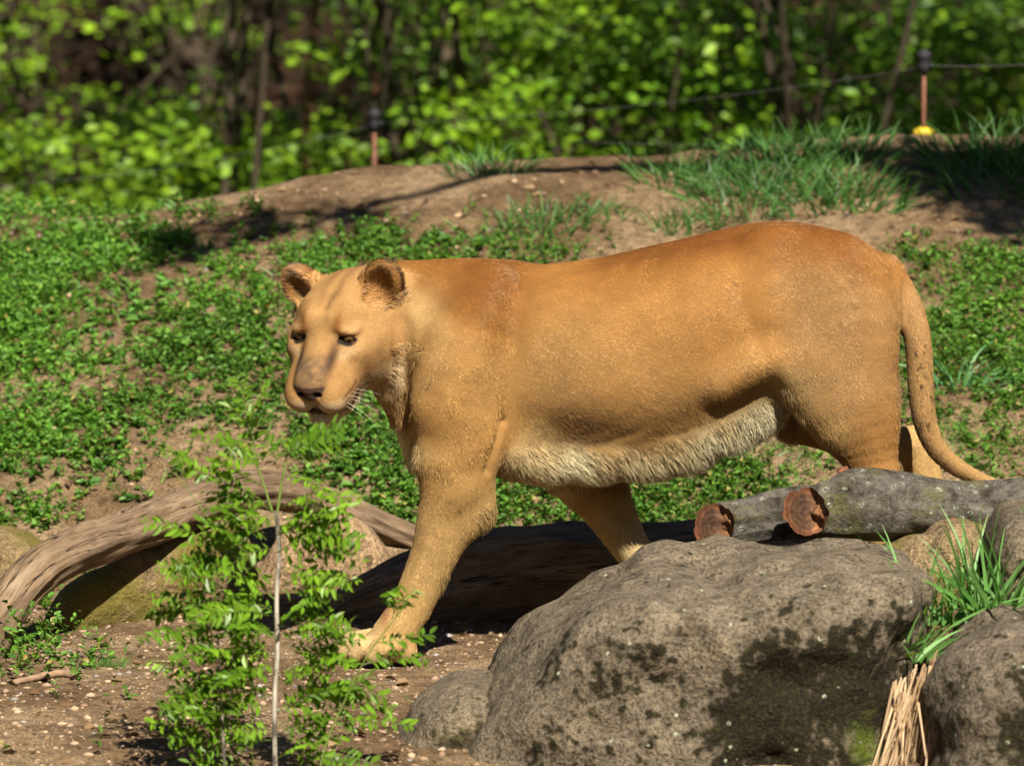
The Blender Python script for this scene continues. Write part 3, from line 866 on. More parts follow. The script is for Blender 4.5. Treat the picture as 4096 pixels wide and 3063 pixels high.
def build_ground():
    gx = np.concatenate((np.linspace(-26, -2.0, 40, endpoint=False), np.linspace(-2.0, 2.0, 230), np.linspace(2.1, 26, 40)))
    gy = np.concatenate((np.linspace(-18, -2.2, 24, endpoint=False), np.linspace(-2.2, 3.9, 340, endpoint=False), np.linspace(3.9, 22, 110, endpoint=False), np.linspace(22, 60, 24)))
    X, Y = np.meshgrid(gx, gy, indexing='ij')
    Z = ground_z(X, Y)
    V = np.stack((X, Y, Z), -1).reshape(-1, 3)
    n, m = len(gx), len(gy)
    i = (np.arange(n - 1)[:, None] * m + np.arange(m - 1)[None]).ravel()
    Q = np.stack((i, i + m, i + m + 1, i + 1), 1)
    mt, nt, b = new_mat("bare_soil")
    v = objcoord(nt)
    n1, n2, n3 = noise(nt, 2.2, 5, .6, v), noise(nt, 26, 5, .65, v), noise(nt, 170, 3, .7, v)
    c = ramp(nt, n1, [(.30, (.120, .074, .039)), (.47, (.225, .150, .084)), (.60, (.365, .262, .158)), (.75, (.27, .185, .108))])
    c = mixc(nt, 1.0, c, ramp(nt, n2, [(.30, (.45, .42, .40)), (.52, (1, 1, 1)), (.72, (1.3, 1.27, 1.22))]), 'MULTIPLY')
    c = mixc(nt, 1.0, c, ramp(nt, n3, [(.32, (.34, .32, .30)), (.50, (1, 1, 1)), (.70, (1.5, 1.46, 1.42))]), 'MULTIPLY')
    vo = N(nt, "ShaderNodeTexVoronoi"); vo.inputs["Scale"].default_value = 95; nt.links.new(v, vo.inputs["Vector"])
    cr = ramp(nt, vo.outputs["Distance"], [(.10, (1, 1, 1)), (.34, (0, 0, 0))])
    vr = N(nt, "ShaderNodeSeparateColor"); nt.links.new(vo.outputs["Color"], vr.inputs[0])
    st = N(nt, "ShaderNodeMath", operation='GREATER_THAN'); st.inputs[1].default_value = .72; nt.links.new(vr.outputs[0], st.inputs[0])
    mm = N(nt, "ShaderNodeMath", operation='MULTIPLY'); nt.links.new(cr, mm.inputs[0]); nt.links.new(st.outputs[0], mm.inputs[1])
    c = mixc(nt, mm.outputs[0], c, (.40, .29, .20))
    # leaf litter on the slope beyond the crest, its colour darkened to carry shade
    sx = N(nt, "ShaderNodeSeparateXYZ"); nt.links.new(v, sx.inputs[0])
    mr = N(nt, "ShaderNodeMapRange"); mr.inputs["From Min"].default_value = 3.9; mr.inputs["From Max"].default_value = 5.2; nt.links.new(sx.outputs["Y"], mr.inputs["Value"])
    lit = ramp(nt, noise(nt, 3, 5, .7, v), [(.38, (.012, .008, .005)), (.55, (.030, .018, .011)), (.70, (.095, .050, .030))])
    c = mixc(nt, mr.outputs["Result"], c, lit)
    nt.links.new(c, b.inputs["Base Color"]); b.inputs["Roughness"].default_value = .95; b.inputs["Specular IOR Level"].default_value = .1
    p = bump(nt, b, n2, 1.0, .03)
    bump(nt, b, n3, 1.0, .012, p)
    o = mesh_obj("ground", V, Q, mt)
    return tag(o, kind="structure", label="bare brown soil rising to a low bank behind the lioness")


build_ground()


def build_sky_blocker():
    """unseen ring slope added all round to block the low sky light"""
    na, nr = 96, 26
    a = np.linspace(0, 2 * math.pi, na, endpoint=False); r = np.linspace(19, 70, nr)
    A, Rr = np.meshgrid(a, r, indexing='ij')
    X, Y = Rr * np.cos(A) * 1.0, Rr * np.sin(A) - 2
    Z = -.6 + .62 * (Rr - 19) + 2.2 * fbm(np.stack((X, Y, 0 * X), -1), .09, 4, 401) * sstep(19, 26, Rr)
    Z = np.where(Y > 6, Z - 3.0, Z)
    V = np.stack((X, Y, Z), -1).reshape(-1, 3)
    i = np.arange(na)[:, None] * nr; j = np.arange(nr - 1)[None]; i2 = ((np.arange(na) + 1) % na)[:, None] * nr
    Q = np.stack((i + j, i2 + j, i2 + j + 1, i + j + 1), -1).reshape(-1, 4)
    m, nt, b = new_mat("blocker_dark_green")
    v = objcoord(nt)
    nt.links.new(ramp(nt, noise(nt, .9, 6, .7, v), [(.35, (.012, .016, .006)), (.5, (.030, .050, .012)), (.65, (.055, .085, .018))]), b.inputs["Base Color"])
    b.inputs["Roughness"].default_value = 1.0
    o = mesh_obj("sky_blocker", V, Q, m)  # added out of view, only to cut the sky fill near the horizon
    tag(o, "unseen dark green ring slope added to block low sky light", kind="structure")


build_sky_blocker()


# ================================================================ stone
def rock_material(name, base, dark, moss_amt=0.0, moss=(.085, .09, .018), lichen=0.0, scale=1.0, dark_at=.60, stains=(), green=()):
    m, nt, b = new_mat(name)
    v = objcoord(nt)
    n1, n2, n3 = noise(nt, 3.2 * scale, 6, .62, v, .3), noise(nt, 30 * scale, 5, .7, v), noise(nt, 120 * scale, 3, .7, v)
    c = ramp(nt, n2, [(.25, tuple(.50 * x for x in base)), (.5, base), (.75, tuple(min(1, 1.3 * x) for x in base))])
    c = mixc(nt, 1.0, c, ramp(nt, n3, [(.34, (.42, .41, .40)), (.50, (1, 1, 1)), (.68, (1.45, 1.42, 1.36))]), 'MULTIPLY')
    n5 = noise(nt, 13 * scale, 4, .6, v, .5)
    c = mixc(nt, 1.0, c, ramp(nt, n5, [(.32, (.62, .60, .56)), (.50, (1, 1, 1)), (.68, (1.28, 1.24, 1.18))]), 'MULTIPLY')
    vo = N(nt, "ShaderNodeTexVoronoi"); vo.inputs["Scale"].default_value = 46 * scale; nt.links.new(v, vo.inputs["Vector"])
    pit = ramp(nt, vo.outputs["Distance"], [(.06, (1, 1, 1)), (.22, (0, 0, 0))])
    pw = ramp(nt, noise(nt, 7 * scale, 4, .6, v), [(.52, (0, 0, 0)), (.60, (1, 1, 1))])
    pm = N(nt, "ShaderNodeMath", operation='MULTIPLY'); nt.links.new(pit, pm.inputs[0]); nt.links.new(pw, pm.inputs[1])
    c = mixc(nt, pm.outputs[0], c, tuple(.35 * x for x in base))
    # dark crust in patches, ragged at the edge
    ad = N(nt, "ShaderNodeMath", operation='MULTIPLY_ADD'); nt.links.new(n2, ad.inputs[0]); ad.inputs[1].default_value = 1.05; nt.links.new(n1, ad.inputs[2])
    ad2 = N(nt, "ShaderNodeMath", operation='SUBTRACT'); nt.links.new(ad.outputs[0], ad2.inputs[0]); ad2.inputs[1].default_value = .525
    # the patches sit mostly on the steep faces, where water runs down
    ge = N(nt, "ShaderNodeNewGeometry"); sz = N(nt, "ShaderNodeSeparateXYZ"); nt.links.new(ge.outputs["Normal"], sz.inputs[0])
    st = ramp(nt, sz.outputs["Z"], [(.05, (.10, .10, .10)), (.75, (0, 0, 0))])
    ad3 = N(nt, "ShaderNodeMath", operation='ADD'); nt.links.new(ad2.outputs[0], ad3.inputs[0]); nt.links.new(st, ad3.inputs[1])
    for (sp_, sr, sw) in stains:                # crusts with a place of their own on this stone
        dv = N(nt, "ShaderNodeVectorMath", operation='DISTANCE'); nt.links.new(v, dv.inputs[0]); dv.inputs[1].default_value = sp_
        sr_ = ramp(nt, dv.outputs["Value"], [(sr * .35, (sw, sw, sw)), (sr, (0, 0, 0))])
        a4 = N(nt, "ShaderNodeMath", operation='ADD'); nt.links.new(ad3.outputs[0], a4.inputs[0]); nt.links.new(sr_, a4.inputs[1]); ad3 = a4
    dk = ramp(nt, ad3.outputs[0], [(dark_at, (0, 0, 0)), (dark_at + .07, (1, 1, 1))])
    dc = ramp(nt, n3, [(.30, tuple(.5 * x for x in dark)), (.52, dark), (.62, (dark[0] * 1.9, dark[1] * 2.3, dark[2] * 1.6)), (.80, tuple(.4 * x for x in base))])
    c = mixc(nt, dk, c, dc)
    for (sp_, sr) in green:                     # cushions of bright moss
        dv = N(nt, "ShaderNodeVectorMath", operation='DISTANCE'); nt.links.new(v, dv.inputs[0]); dv.inputs[1].default_value = sp_
        dn = N(nt, "ShaderNodeMath", operation='MULTIPLY_ADD'); nt.links.new(n5, dn.inputs[0]); dn.inputs[1].default_value = sr * 1.6; nt.links.new(dv.outputs["Value"], dn.inputs[2])
        c = mixc(nt, ramp(nt, dn.outputs[0], [(sr * 1.25, (.85, .85, .85)), (sr * 1.75, (0, 0, 0))]), c, mixc(nt, n3, (.030, .042, .006), (.13, .17, .018)))
    if moss_amt > 0:
        n4 = noise(nt, 2.6 * scale, 5, .65, v, .4)
        mk = ramp(nt, n4, [(.62 - .3 * moss_amt, (0, 0, 0)), (.72 - .3 * moss_amt, (1, 1, 1))])
        c = mixc(nt, mk, c, mixc(nt, n3, tuple(.7 * x for x in moss), tuple(1.5 * x for x in moss)))
    if lichen > 0:
        vl = N(nt, "ShaderNodeTexVoronoi"); vl.inputs["Scale"].default_value = 18 * scale; nt.links.new(v, vl.inputs["Vector"])
        lk = ramp(nt, vl.outputs["Distance"], [(.12 * lichen, (1, 1, 1)), (.2 * lichen + .02, (0, 0, 0))])
        lk = mixc(nt, 1.0, lk, ramp(nt, n3, [(.42, (0, 0, 0)), (.52, (1, 1, 1))]), 'MULTIPLY')
        c = mixc(nt, lk, c, (.42, .46, .33))
    nt.links.new(c, b.inputs["Base Color"]); b.inputs["Roughness"].default_value = .92; b.inputs["Specular IOR Level"].default_value = .2
    p = bump(nt, b, n5, .8, .03)
    p = bump(nt, b, n2, .8, .012, p)
    p = bump(nt, b, n3, .7, .004, p)
    iv = N(nt, "ShaderNodeMath", operation='MULTIPLY'); iv.inputs[1].default_value = -1; nt.links.new(pm.outputs[0], iv.inputs[0])
    bump(nt, b, iv.outputs[0], .8, .006, p)
    return m


def boulder(name, outline, Y, depth, mat, label, seed, rough=.02, box=2.6, lean=0.0, skew=0.0, res=(120, 64), cat="boulder", ridges=0.0):
    """a solid stone: its outline stands in the plane y = Y, rounded to `depth` towards and away from the viewer"""
    W = np.array([P(a, b, Y)[[0, 2]] for a, b in outline])
    c = W.mean(0)
    ang = np.arctan2(W[:, 1] - c[1], W[:, 0] - c[0]); r = np.linalg.norm(W - c, axis=1)
    o_ = np.argsort(ang); ang, r = ang[o_], r[o_]
    th = np.linspace(-math.pi, math.pi, res[0], endpoint=False)
    rr = np.interp(th, np.concatenate((ang - 2 * math.pi, ang, ang + 2 * math.pi)), np.tile(r, 3))
    k = np.hanning(7); k /= k.sum()
    rr = np.convolve(np.concatenate((rr[-3:], rr, rr[:3])), k, 'valid')
    ph = np.linspace(-math.pi / 2, math.pi / 2, res[1])[1:-1]
    sg = lambda x, e: np.sign(x) * np.abs(x) ** (2 / e)
    cp, sp = sg(np.cos(ph), box), sg(np.sin(ph), box)
    X = c[0] + rr[:, None] * np.cos(th)[:, None] * cp[None]
    Z = c[1] + rr[:, None] * np.sin(th)[:, None] * cp[None]
    Yv = Y + depth * sp[None] + lean * (Z - c[1]) + skew * (X - c[0])
    V = np.stack((X, Yv, Z), -1)
    nr, nc = V.shape[:2]
    V = V.reshape(-1, 3)
    V = np.concatenate((V, [[c[0], Y - depth, c[1]], [c[0], Y + depth, c[1]]]))
    d = V - np.array((c[0], Y, c[1])); d /= np.linalg.norm(d, axis=1)[:, None] + 1e-9
    n = rough * fbm(V, 4.5, 4, seed, .5)
    if ridges: n = n - ridges * np.abs(fbm(V, 5.0, 3, seed + 5))
    V = V + d * n[:, None]
    F = []
    for i in range(nr):
        j = (i + 1) % nr
        for q in range(nc - 1):
            F.append((i * nc + q, i * nc + q + 1, j * nc + q + 1, j * nc + q))
        F.append((nr * nc, i * nc, j * nc)); F.append((nr * nc + 1, j * nc + nc - 1, i * nc + nc - 1))
    off = np.array((c[0], Y, 0))
    o = mesh_obj(name, V - off, F, mat)
    o.location = off
    bm = bmesh.new(); bm.from_mesh(o.data); bmesh.ops.recalc_face_normals(bm, faces=bm.faces); bm.to_mesh(o.data); bm.free()
    return tag(o, label, cat)


BIG = [(1760, 3240), (1850, 2960), (1978, 2698), (2114, 2515), (2249, 2413), (2453, 2310), (2588, 2255), (2800, 2240), (2960, 2222), (3211, 2215), (3478, 2230), (3650, 2215),
       (3712, 2270), (3690, 2420), (3640, 2650), (3560, 2900), (3520, 3240)]
_bc = np.array((np.mean([P(a, b, -1.02)[0] for a, b in BIG]), -1.02, 0))
ST = lambda px, py, Y, r, w: (tuple(P(px, py, Y) - _bc), r, w)
M_ROCK = rock_material("speckled_sandstone", (0.156, 0.128, 0.093), (.016, .0125, .006), .0, (.055, .075, .012), .45, 1.0, .615,
                       [ST(3150, 2900, -1.42, .26, .17), ST(3330, 2570, -1.36, .11, .17), ST(3430, 2750, -1.38, .12, .10), ST(2330, 2700, -1.30, .16, .08), ST(2800, 3000, -1.45, .2, .08)],
                       [(tuple(P(3440, 2960, -1.36) - _bc), .09), (tuple(P(3390, 2520, -1.34) - _bc), .05)])
M_ROCK2 = rock_material("grey_brown_stone", (0.164, 0.133, 0.095), (.045, .034, .018), .0, lichen=.4, scale=1.2, dark_at=.60)
M_ROCK3 = rock_material("crusted_boulder", (0.148, 0.122, 0.091), (.020, .016, .008), .0, lichen=.5, scale=1.0, dark_at=.56)
M_MOSSY = rock_material("mossy_stone", (.25, .18, .10), (.06, .042, .022), .68, (.15, .125, .030), .2, 1.3, .64)
M_PALE = rock_material("pale_brown_stone", (.33, .225, .135), (.10, .065, .04), .25, (.20, .15, .06), .0, 1.1, .66)

boulder("boulder", BIG, -1.02, .46, M_ROCK,
        "big rounded tan boulder with dark moss patches in front of the lioness", 3, .034, 3.6, ridges=.04)
boulder("boulder", [(1520, 3200), (1560, 2990), (1625, 2880), (1740, 2750), (1876, 2700), (2010, 2712), (2120, 2850), (2140, 3200)], -.98, .26, M_ROCK2,
        "small low speckled boulder leaning against the big rounded boulder", 13, .012, 2.4)
boulder("boulder", [(3640, 3240), (3690, 2960), (3730, 2680), (3800, 2590), (3898, 2530), (4096, 2470), (4300, 2480), (4420, 2700), (4440, 3240)], -1.30, .40, M_ROCK3,
        "dark crusted boulder beside the dry straw and grass", 23, .03, 2.8, ridges=.02)
boulder("boulder", [(3972, 2440), (3958, 2250), (3965, 2120), (4010, 2040), (4096, 2018), (4200, 2060), (4280, 2200), (4290, 2480), (4100, 2640)], -.92, .22, M_ROCK2,
        "upright grey boulder behind the foreground grass, touching the bark log", 33, .012, 3.2)
boulder("mossy_rock", [(3380, 2480), (3440, 2190), (3540, 2170), (3700, 2130), (3814, 2088), (3900, 2110), (3985, 2150), (4080, 2260), (4070, 2540), (3700, 2640)], -.62, .17, M_MOSSY,
        "yellow green mossy rock under the bark log", 43, .022, 2.3, cat="rock", ridges=.016)
boulder("mossy_rock", [(170, 2470), (240, 2330), (420, 2230), (640, 2160), (830, 2120), (960, 2140), (1000, 2280), (985, 2420), (860, 2500), (500, 2505)], .66, .11, M_MOSSY,
        "long mossy brown rock under the arched driftwood", 53, .020, 2.3, skew=.80, cat="rock", ridges=.014)
boulder("mossy_rock", [(-160, 2290), (-130, 2150), (-20, 2108), (80, 2125), (170, 2180), (220, 2260), (200, 2380), (-60, 2400)], .86, .16, M_MOSSY,
        "low mossy rock behind the foot of the arched driftwood", 63, .012, 2.4, cat="rock")
boulder("pale_rock", [(1030, 2440), (1045, 2230), (1090, 2140), (1260, 2098), (1450, 2100), (1530, 2160), (1580, 2260), (1560, 2440), (1330, 2490)], 1.08, .10, M_PALE,
        "pale flat-faced brown rock between driftwood and dark log", 73, .014, 3.0, cat="rock", ridges=.008)


# ================================================================ logs
def unit(v):
    return v / (np.linalg.norm(v, axis=-1, keepdims=True) + 1e-12)


def spline(pts_, n):
    A = np.array(pts_, float); m = len(A)
    t = np.linspace(0, m - 1, n); i = np.clip(t.astype(int), 0, m - 2); u = (t - i)[:, None]
    g = lambda j: A[np.clip(j, 0, m - 1)]
    p0, p1, p2, p3 = g(i - 1), g(i), g(i + 1), g(i + 2)
    return .5 * (2 * p1 + (p2 - p0) * u + (2 * p0 - 5 * p1 + 4 * p2 - p3) * u ** 2 + (3 * p1 - p0 - 3 * p2 + p3) * u ** 3)


def tube(path, rad, seg=10, cap=True):
    """verts, faces and (around, along) coordinates of a swept round section"""
    path = np.asarray(path, float); n = len(path)
    T = np.gradient(path, axis=0); T /= np.linalg.norm(T, axis=1)[:, None] + 1e-12
    up = np.array((0, 0, 1.0)) if abs(T[0, 2]) < .9 else np.array((0, 1.0, 0))
    A = np.cross(T, up); A /= np.linalg.norm(A, axis=1)[:, None] + 1e-12
    B = np.cross(A, T)
    th = np.linspace(0, 2 * math.pi, seg, endpoint=False)
    rad = np.broadcast_to(np.asarray(rad, float), (n,)) if np.ndim(rad) < 2 else rad
    rr = rad[:, None] if rad.ndim == 1 else rad
    D = np.cos(th)[None, :, None] * A[:, None] + np.sin(th)[None, :, None] * B[:, None]
    V = (path[:, None] + D * rr[:, :, None] if rad.ndim == 2 else path[:, None] + D * rr[:, None]).reshape(-1, 3)
    ln = np.concatenate(([0], np.cumsum(np.linalg.norm(np.diff(path, axis=0), axis=1))))
    gr = np.stack((np.tile(np.cos(th), n), np.tile(np.sin(th), n), np.repeat(ln, seg)), 1)
    i = np.arange(n - 1)[:, None] * seg; j = np.arange(seg)[None]
    Q = np.stack((i + j, i + (j + 1) % seg, i + seg + (j + 1) % seg, i + seg + j), -1).reshape(-1, 4)
    F = [tuple(int(x) for x in q) for q in Q]
    if cap:
        F.append(tuple(range(seg))[::-1]); F.append(tuple(range((n - 1) * seg, n * seg)))
    return V, F, gr, D.reshape(-1, 3)


def log_object(name, path, rad, mat, parent=None, seg=40, n=120, groove=.006, lump=.012, seed=1, taper_end=(0, 0), cut_n=None):
    # (with cut_n the first end stays open for the sawn face)
    C = spline(path, n); rd = spline(np.array(rad)[:, None], n)[:, 0]
    e = np.linspace(0, 1, n)
    for side, amt in ((0, taper_end[0]), (1, taper_end[1])):
        if amt: rd = rd * np.sqrt(np.clip((e if side == 0 else 1 - e) / amt, .02, 1))
    V, F, gr, D = tube(C, rd, seg)
    if cut_n is not None: F.pop(-2)
    g3 = np.stack((gr[:, 0] * 3.0, gr[:, 1] * 3.0, gr[:, 2] * 2.2), 1)
    dsp = -groove * np.abs(fbm(np.stack((gr[:, 0] * 1.5, gr[:, 1] * 1.5, gr[:, 2] * 3.0), 1), 1.5, 3, seed)) * 1.6 + lump * fbm(g3, 1.0, 2, seed + 7)
    if cut_n is not None: dsp = dsp * np.repeat(np.clip(np.arange(n) / 12, .45, 1), seg)
    V = V + D * dsp[:, None]
    if cut_n is not None:                       # saw the first end off along the plane with this normal
        cn = np.asarray(cut_n, float); cn /= np.linalg.norm(cn); T0 = C[2] - C[0]; T0 /= np.linalg.norm(T0)
        V = V.reshape(n, seg, 3)
        fix = -((V[0] - C[0]) @ cn) / float(T0 @ cn)
        for i in range(26):
            V[i] += T0[None] * fix[:, None] * (1 - i / 26) ** 1.5
        V = V.reshape(-1, 3)
    o = mesh_obj(name, V, F, mat, parent)
    at = o.data.attributes.new("grain", 'FLOAT_VECTOR', 'POINT')
    at.data.foreach_set("vector", gr.astype(np.float32).ravel())
    return o


def wood_material(name, c1, c2, c3, sx=5.0, sz=2.0, crack=True):
    m, nt, b = new_mat(name)
    at = N(nt, "ShaderNodeAttribute", attribute_name="grain")
    def mp(a, c):
        k = N(nt, "ShaderNodeMapping"); k.inputs["Scale"].default_value = (a, a, c); nt.links.new(at.outputs["Vector"], k.inputs["Vector"]); return k.outputs["Vector"]
    n1 = noise(nt, 1.0, 6, .68, mp(sx * .5, sz * 5.0), .8); n2 = noise(nt, 1.0, 5, .65, mp(sx * 1.6, sz * 9)); n0 = noise(nt, 2.0, 4, .6, objcoord(nt, (3, 3, 3)))
    c = ramp(nt, n1, [(.28, c1), (.5, c2), (.72, c3)])
    c = mixc(nt, 1.0, c, ramp(nt, n2, [(.30, (.55, .53, .5)), (.5, (1, 1, 1)), (.75, (1.2, 1.18, 1.14))]), 'MULTIPLY')
    c = mixc(nt, 1.0, c, ramp(nt, n0, [(.30, (.72, .70, .68)), (.6, (1.1, 1.08, 1.05))]), 'MULTIPLY')
    if crack:
        n3 = noise(nt, 1.0, 3, .5, mp(sx * .42, sz * .9), .5)
        ck = ramp(nt, n3, [(.494, (0, 0, 0)), (.50, (1, 1, 1)), (.506, (0, 0, 0))])
        c = mixc(nt, ck, c, tuple(.22 * x for x in c1))
    nt.links.new(c, b.inputs["Base Color"]); b.inputs["Roughness"].default_value = .85; b.inputs["Specular IOR Level"].default_value = .2
    p = bump(nt, b, n1, .45, .008); p = bump(nt, b, n2, .5, .004, p)
    if crack:
        iv = N(nt, "ShaderNodeMath", operation='MULTIPLY'); iv.inputs[1].default_value = -1; nt.links.new(ck, iv.inputs[0]); bump(nt, b, iv.outputs[0], 1, .012, p)
    return m


def bark_material(name):
    m, nt, b = new_mat(name)
    v = objcoord(nt)
    at = N(nt, "ShaderNodeAttribute", attribute_name="grain")
    mp = N(nt, "ShaderNodeMapping"); mp.inputs["Scale"].default_value = (1.6, 1.6, 10); nt.links.new(at.outputs["Vector"], mp.inputs["Vector"])
    n1, n2, n3 = noise(nt, 14, 6, .7, v, .6), noise(nt, 45, 5, .75, v), noise(nt, 160, 3, .7, v)
    c = ramp(nt, n1, [(.32, (.030, .025, .017)), (.44, (.085, .074, .057)), (.56, (.15, .135, .117)), (.72, (.065, .058, .032))])
    c = mixc(nt, 1.0, c, ramp(nt, n2, [(.30, (.28, .26, .23)), (.5, (1, 1, 1)), (.70, (1.3, 1.3, 1.26))]), 'MULTIPLY')
    ms = ramp(nt, noise(nt, 9, 5, .7, v), [(.52, (0, 0, 0)), (.60, (1, 1, 1))])
    c = mixc(nt, mixc(nt, 1.0, ms, ramp(nt, n3, [(.42, (0, 0, 0)), (.52, (.8, .8, .8))]), 'MULTIPLY'), c, (.12, .11, .03))
    vl = N(nt, "ShaderNodeTexVoronoi"); vl.inputs["Scale"].default_value = 26; nt.links.new(v, vl.inputs["Vector"])
    lk = mixc(nt, 1.0, ramp(nt, vl.outputs["Distance"], [(.10, (1, 1, 1)), (.26, (0, 0, 0))]), ramp(nt, n3, [(.48, (0, 0, 0)), (.56, (1, 1, 1))]), 'MULTIPLY')
    c = mixc(nt, lk, c, (.44, .47, .38))
    ck = noise(nt, 1.0, 4, .6, mp.outputs["Vector"], .8)
    ckr = ramp(nt, ck, [(.482, (0, 0, 0)), (.492, (.8, .8, .8)), (.502, (0, 0, 0))])
    cw = N(nt, 'ShaderNodeMath', operation='MULTIPLY'); nt.links.new(ckr, cw.inputs[0]); cw.inputs[1].default_value = .35
    c = mixc(nt, cw.outputs[0], c, (.05, .04, .03))
    nt.links.new(c, b.inputs["Base Color"]); b.inputs["Roughness"].default_value = .85; b.inputs["Specular IOR Level"].default_value = .25
    p = bump(nt, b, n1, .9, .025); p = bump(nt, b, n2, 1.0, .016, p)
    iv = N(nt, "ShaderNodeMath", operation='MULTIPLY'); iv.inputs[1].default_value = -1; nt.links.new(ckr, iv.inputs[0]); bump(nt, b, iv.outputs[0], .4, .004, p)
    return m


def cutwood_material(name):
    m, nt, b = new_mat(name)
    v = objcoord(nt)
    n1, n2 = noise(nt, 22, 6, .7, v, .8), noise(nt, 120, 4, .7, v)
    ln = N(nt, "ShaderNodeVectorMath", operation='LENGTH'); nt.links.new(v, ln.inputs[0])
    w = N(nt, "ShaderNodeMath", operation='MULTIPLY_ADD'); nt.links.new(ln.outputs["Value"], w.inputs[0]); w.inputs[1].default_value = 420; nt.links.new(n1, w.inputs[2])
    sn = N(nt, "ShaderNodeMath", operation='SINE'); nt.links.new(w.outputs[0], sn.inputs[0])
    c = ramp(nt, n1, [(.30, (.060, .028, .014)), (.46, (.17, .068, .030)), (.60, (.30, .13, .05)), (.75, (.12, .05, .025))])
    rim = ramp(nt, ln.outputs['Value'], [(.035, (0, 0, 0)), (.062, (1, 1, 1))])
    c = mixc(nt, rim, mixc(nt, .6, c, (.075, .050, .034)), mixc(nt, .5, c, (.28, .085, .035)))
    sxx = N(nt, 'ShaderNodeSeparateXYZ'); nt.links.new(v, sxx.inputs[0])
    c = mixc(nt, ramp(nt, sxx.outputs['X'], [(.012, (0, 0, 0)), (.022, (.8, .8, .8))]), c, ramp(nt, n1, [(.35, (.05, .02, .01)), (.5, (.30, .13, .05)), (.65, (.42, .20, .075))]))
    c = mixc(nt, 1.0, c, ramp(nt, sn.outputs[0], [(0, (.75, .72, .7)), (1, (1.1, 1.1, 1.1))]), 'MULTIPLY')
    c = mixc(nt, 1.0, c, ramp(nt, n2, [(.3, (.5, .5, .5)), (.55, (1, 1, 1)), (.8, (1.3, 1.25, 1.2))]), 'MULTIPLY')
    nt.links.new(c, b.inputs["Base Color"]); b.inputs["Roughness"].default_value = .9
    p = bump(nt, b, n1, .5, .006); bump(nt, b, n2, .6, .003, p)
    return m


M_DRIFT = wood_material("weathered_driftwood", (.125, .083, .050), (.18, .127, .082), (.25, .185, .128))
M_DARKLOG = wood_material("old_grey_wood", (.075, .052, .036), (.15, .11, .08), (.24, .185, .14), 7, 1.6)
M_BARK = bark_material("lichened_bark")
M_CUT = cutwood_material("weathered_sawn_end")

PXY = lambda rows: [P(a, b, y) for a, b, y in rows]
o = log_object("driftwood", PXY([(-330, 2820, -.45), (-150, 2700, -.15), (-50, 2560, -.02), (20, 2440, .04), (130, 2305, .12), (300, 2200, .24), (550, 2110, .48), (800, 2012, .74), (950, 1966, .96),
                                 (1150, 1972, 1.14), (1330, 2030, 1.22), (1500, 2100, 1.26), (1680, 2170, 1.28), (1800, 2230, 1.28)]),
               [.045, .055, .060, .062, .063, .060, .061, .060, .058, .055, .052, .048, .040, .030], M_DRIFT, seed=4, n=170, lump=.007)
tag(o, "weathered brown driftwood limb arching over the mossy rocks", "driftwood")
o = log_object("fallen_log", PXY([(1335, 2480, .60), (1420, 2445, .60), (1600, 2400, .60), (1850, 2340, .60), (2100, 2300, .60), (2400, 2290, .60), (2750, 2270, .60), (3100, 2270, .62), (3500, 2280, .66)]),
               [.045, .075, .115, .135, .140, .132, .130, .125, .12], M_DARKLOG, seed=9, n=150, lump=.012, groove=.010, taper_end=(.06, 0))
tag(o, "thick dark furrowed log lying in shade behind the lioness's legs", "log")


def cut_end(parent, ring, d, seed):
    """the sawn face inside the bark rim, with a broken, hollowed half"""
    d = np.asarray(d, float); d /= np.linalg.norm(d)
    c = ring.mean(0); rel = ring - c; ns = len(ring); nr = 10
    V = [np.zeros(3)] + [rel[j] * (i / nr) * 1.005 for i in range(1, nr + 1) for j in range(ns)]
    V = np.array(V); A = unit(np.cross(d, (0, 0, 1))); A = A if A[0] > 0 else -A
    rm = np.concatenate(([0], np.repeat(np.arange(1, nr + 1) / nr, ns))); u = (V @ A) / np.abs(rel @ A).max()
    h = .003 + .0012 * fbm(V, 60, 3, seed) - .022 * sstep(.05, .3, u) * sstep(.98, .8, rm) * (.8 + .6 * fbm(V, 45, 3, seed + 3))
    V = V + d[None] * h[:, None]
    F = [(0, 1 + j, 1 + (j + 1) % ns) for j in range(ns)]
    for i in range(nr - 1):
        for j in range(ns):
            a, b_ = 1 + i * ns + j, 1 + i * ns + (j + 1) % ns
            F.append((a, a + ns, b_ + ns, b_))
    o = mesh_obj("cut_end", V, F, M_CUT, parent)
    o.location = c
    bm = bmesh.new(); bm.from_mesh(o.data); bmesh.ops.recalc_face_normals(bm, faces=bm.faces); bm.to_mesh(o.data); bm.free()
    return o


def bark_log(rows, rad, seed, label, cut_n, stubs=()):
    path = PXY(rows); base = np.array((path[-1][0], path[-1][1], 0.0))
    root = empty("cut_log", base)
    o = log_object("bark", [p - base for p in path], rad, M_BARK, root, seg=44, n=120, groove=.004, lump=.012, seed=seed, cut_n=cut_n)
    ring = np.array([o.data.vertices[i].co[:] for i in range(44)])
    cut_end(root, ring, cut_n, seed)
    for a, b_, r in stubs:
        V, F, gr, D = tube([np.asarray(a) - base, (np.asarray(a) * .5 + np.asarray(b_) * .5) - base, np.asarray(b_) - base], [r * 1.5, r * 1.05, r], 14)
        s_ = mesh_obj("branch_stub", V + D * (.002 * fbm(V, 80, 2, 5))[:, None], F, M_CUT, root)
    return tag(root, label, "log")


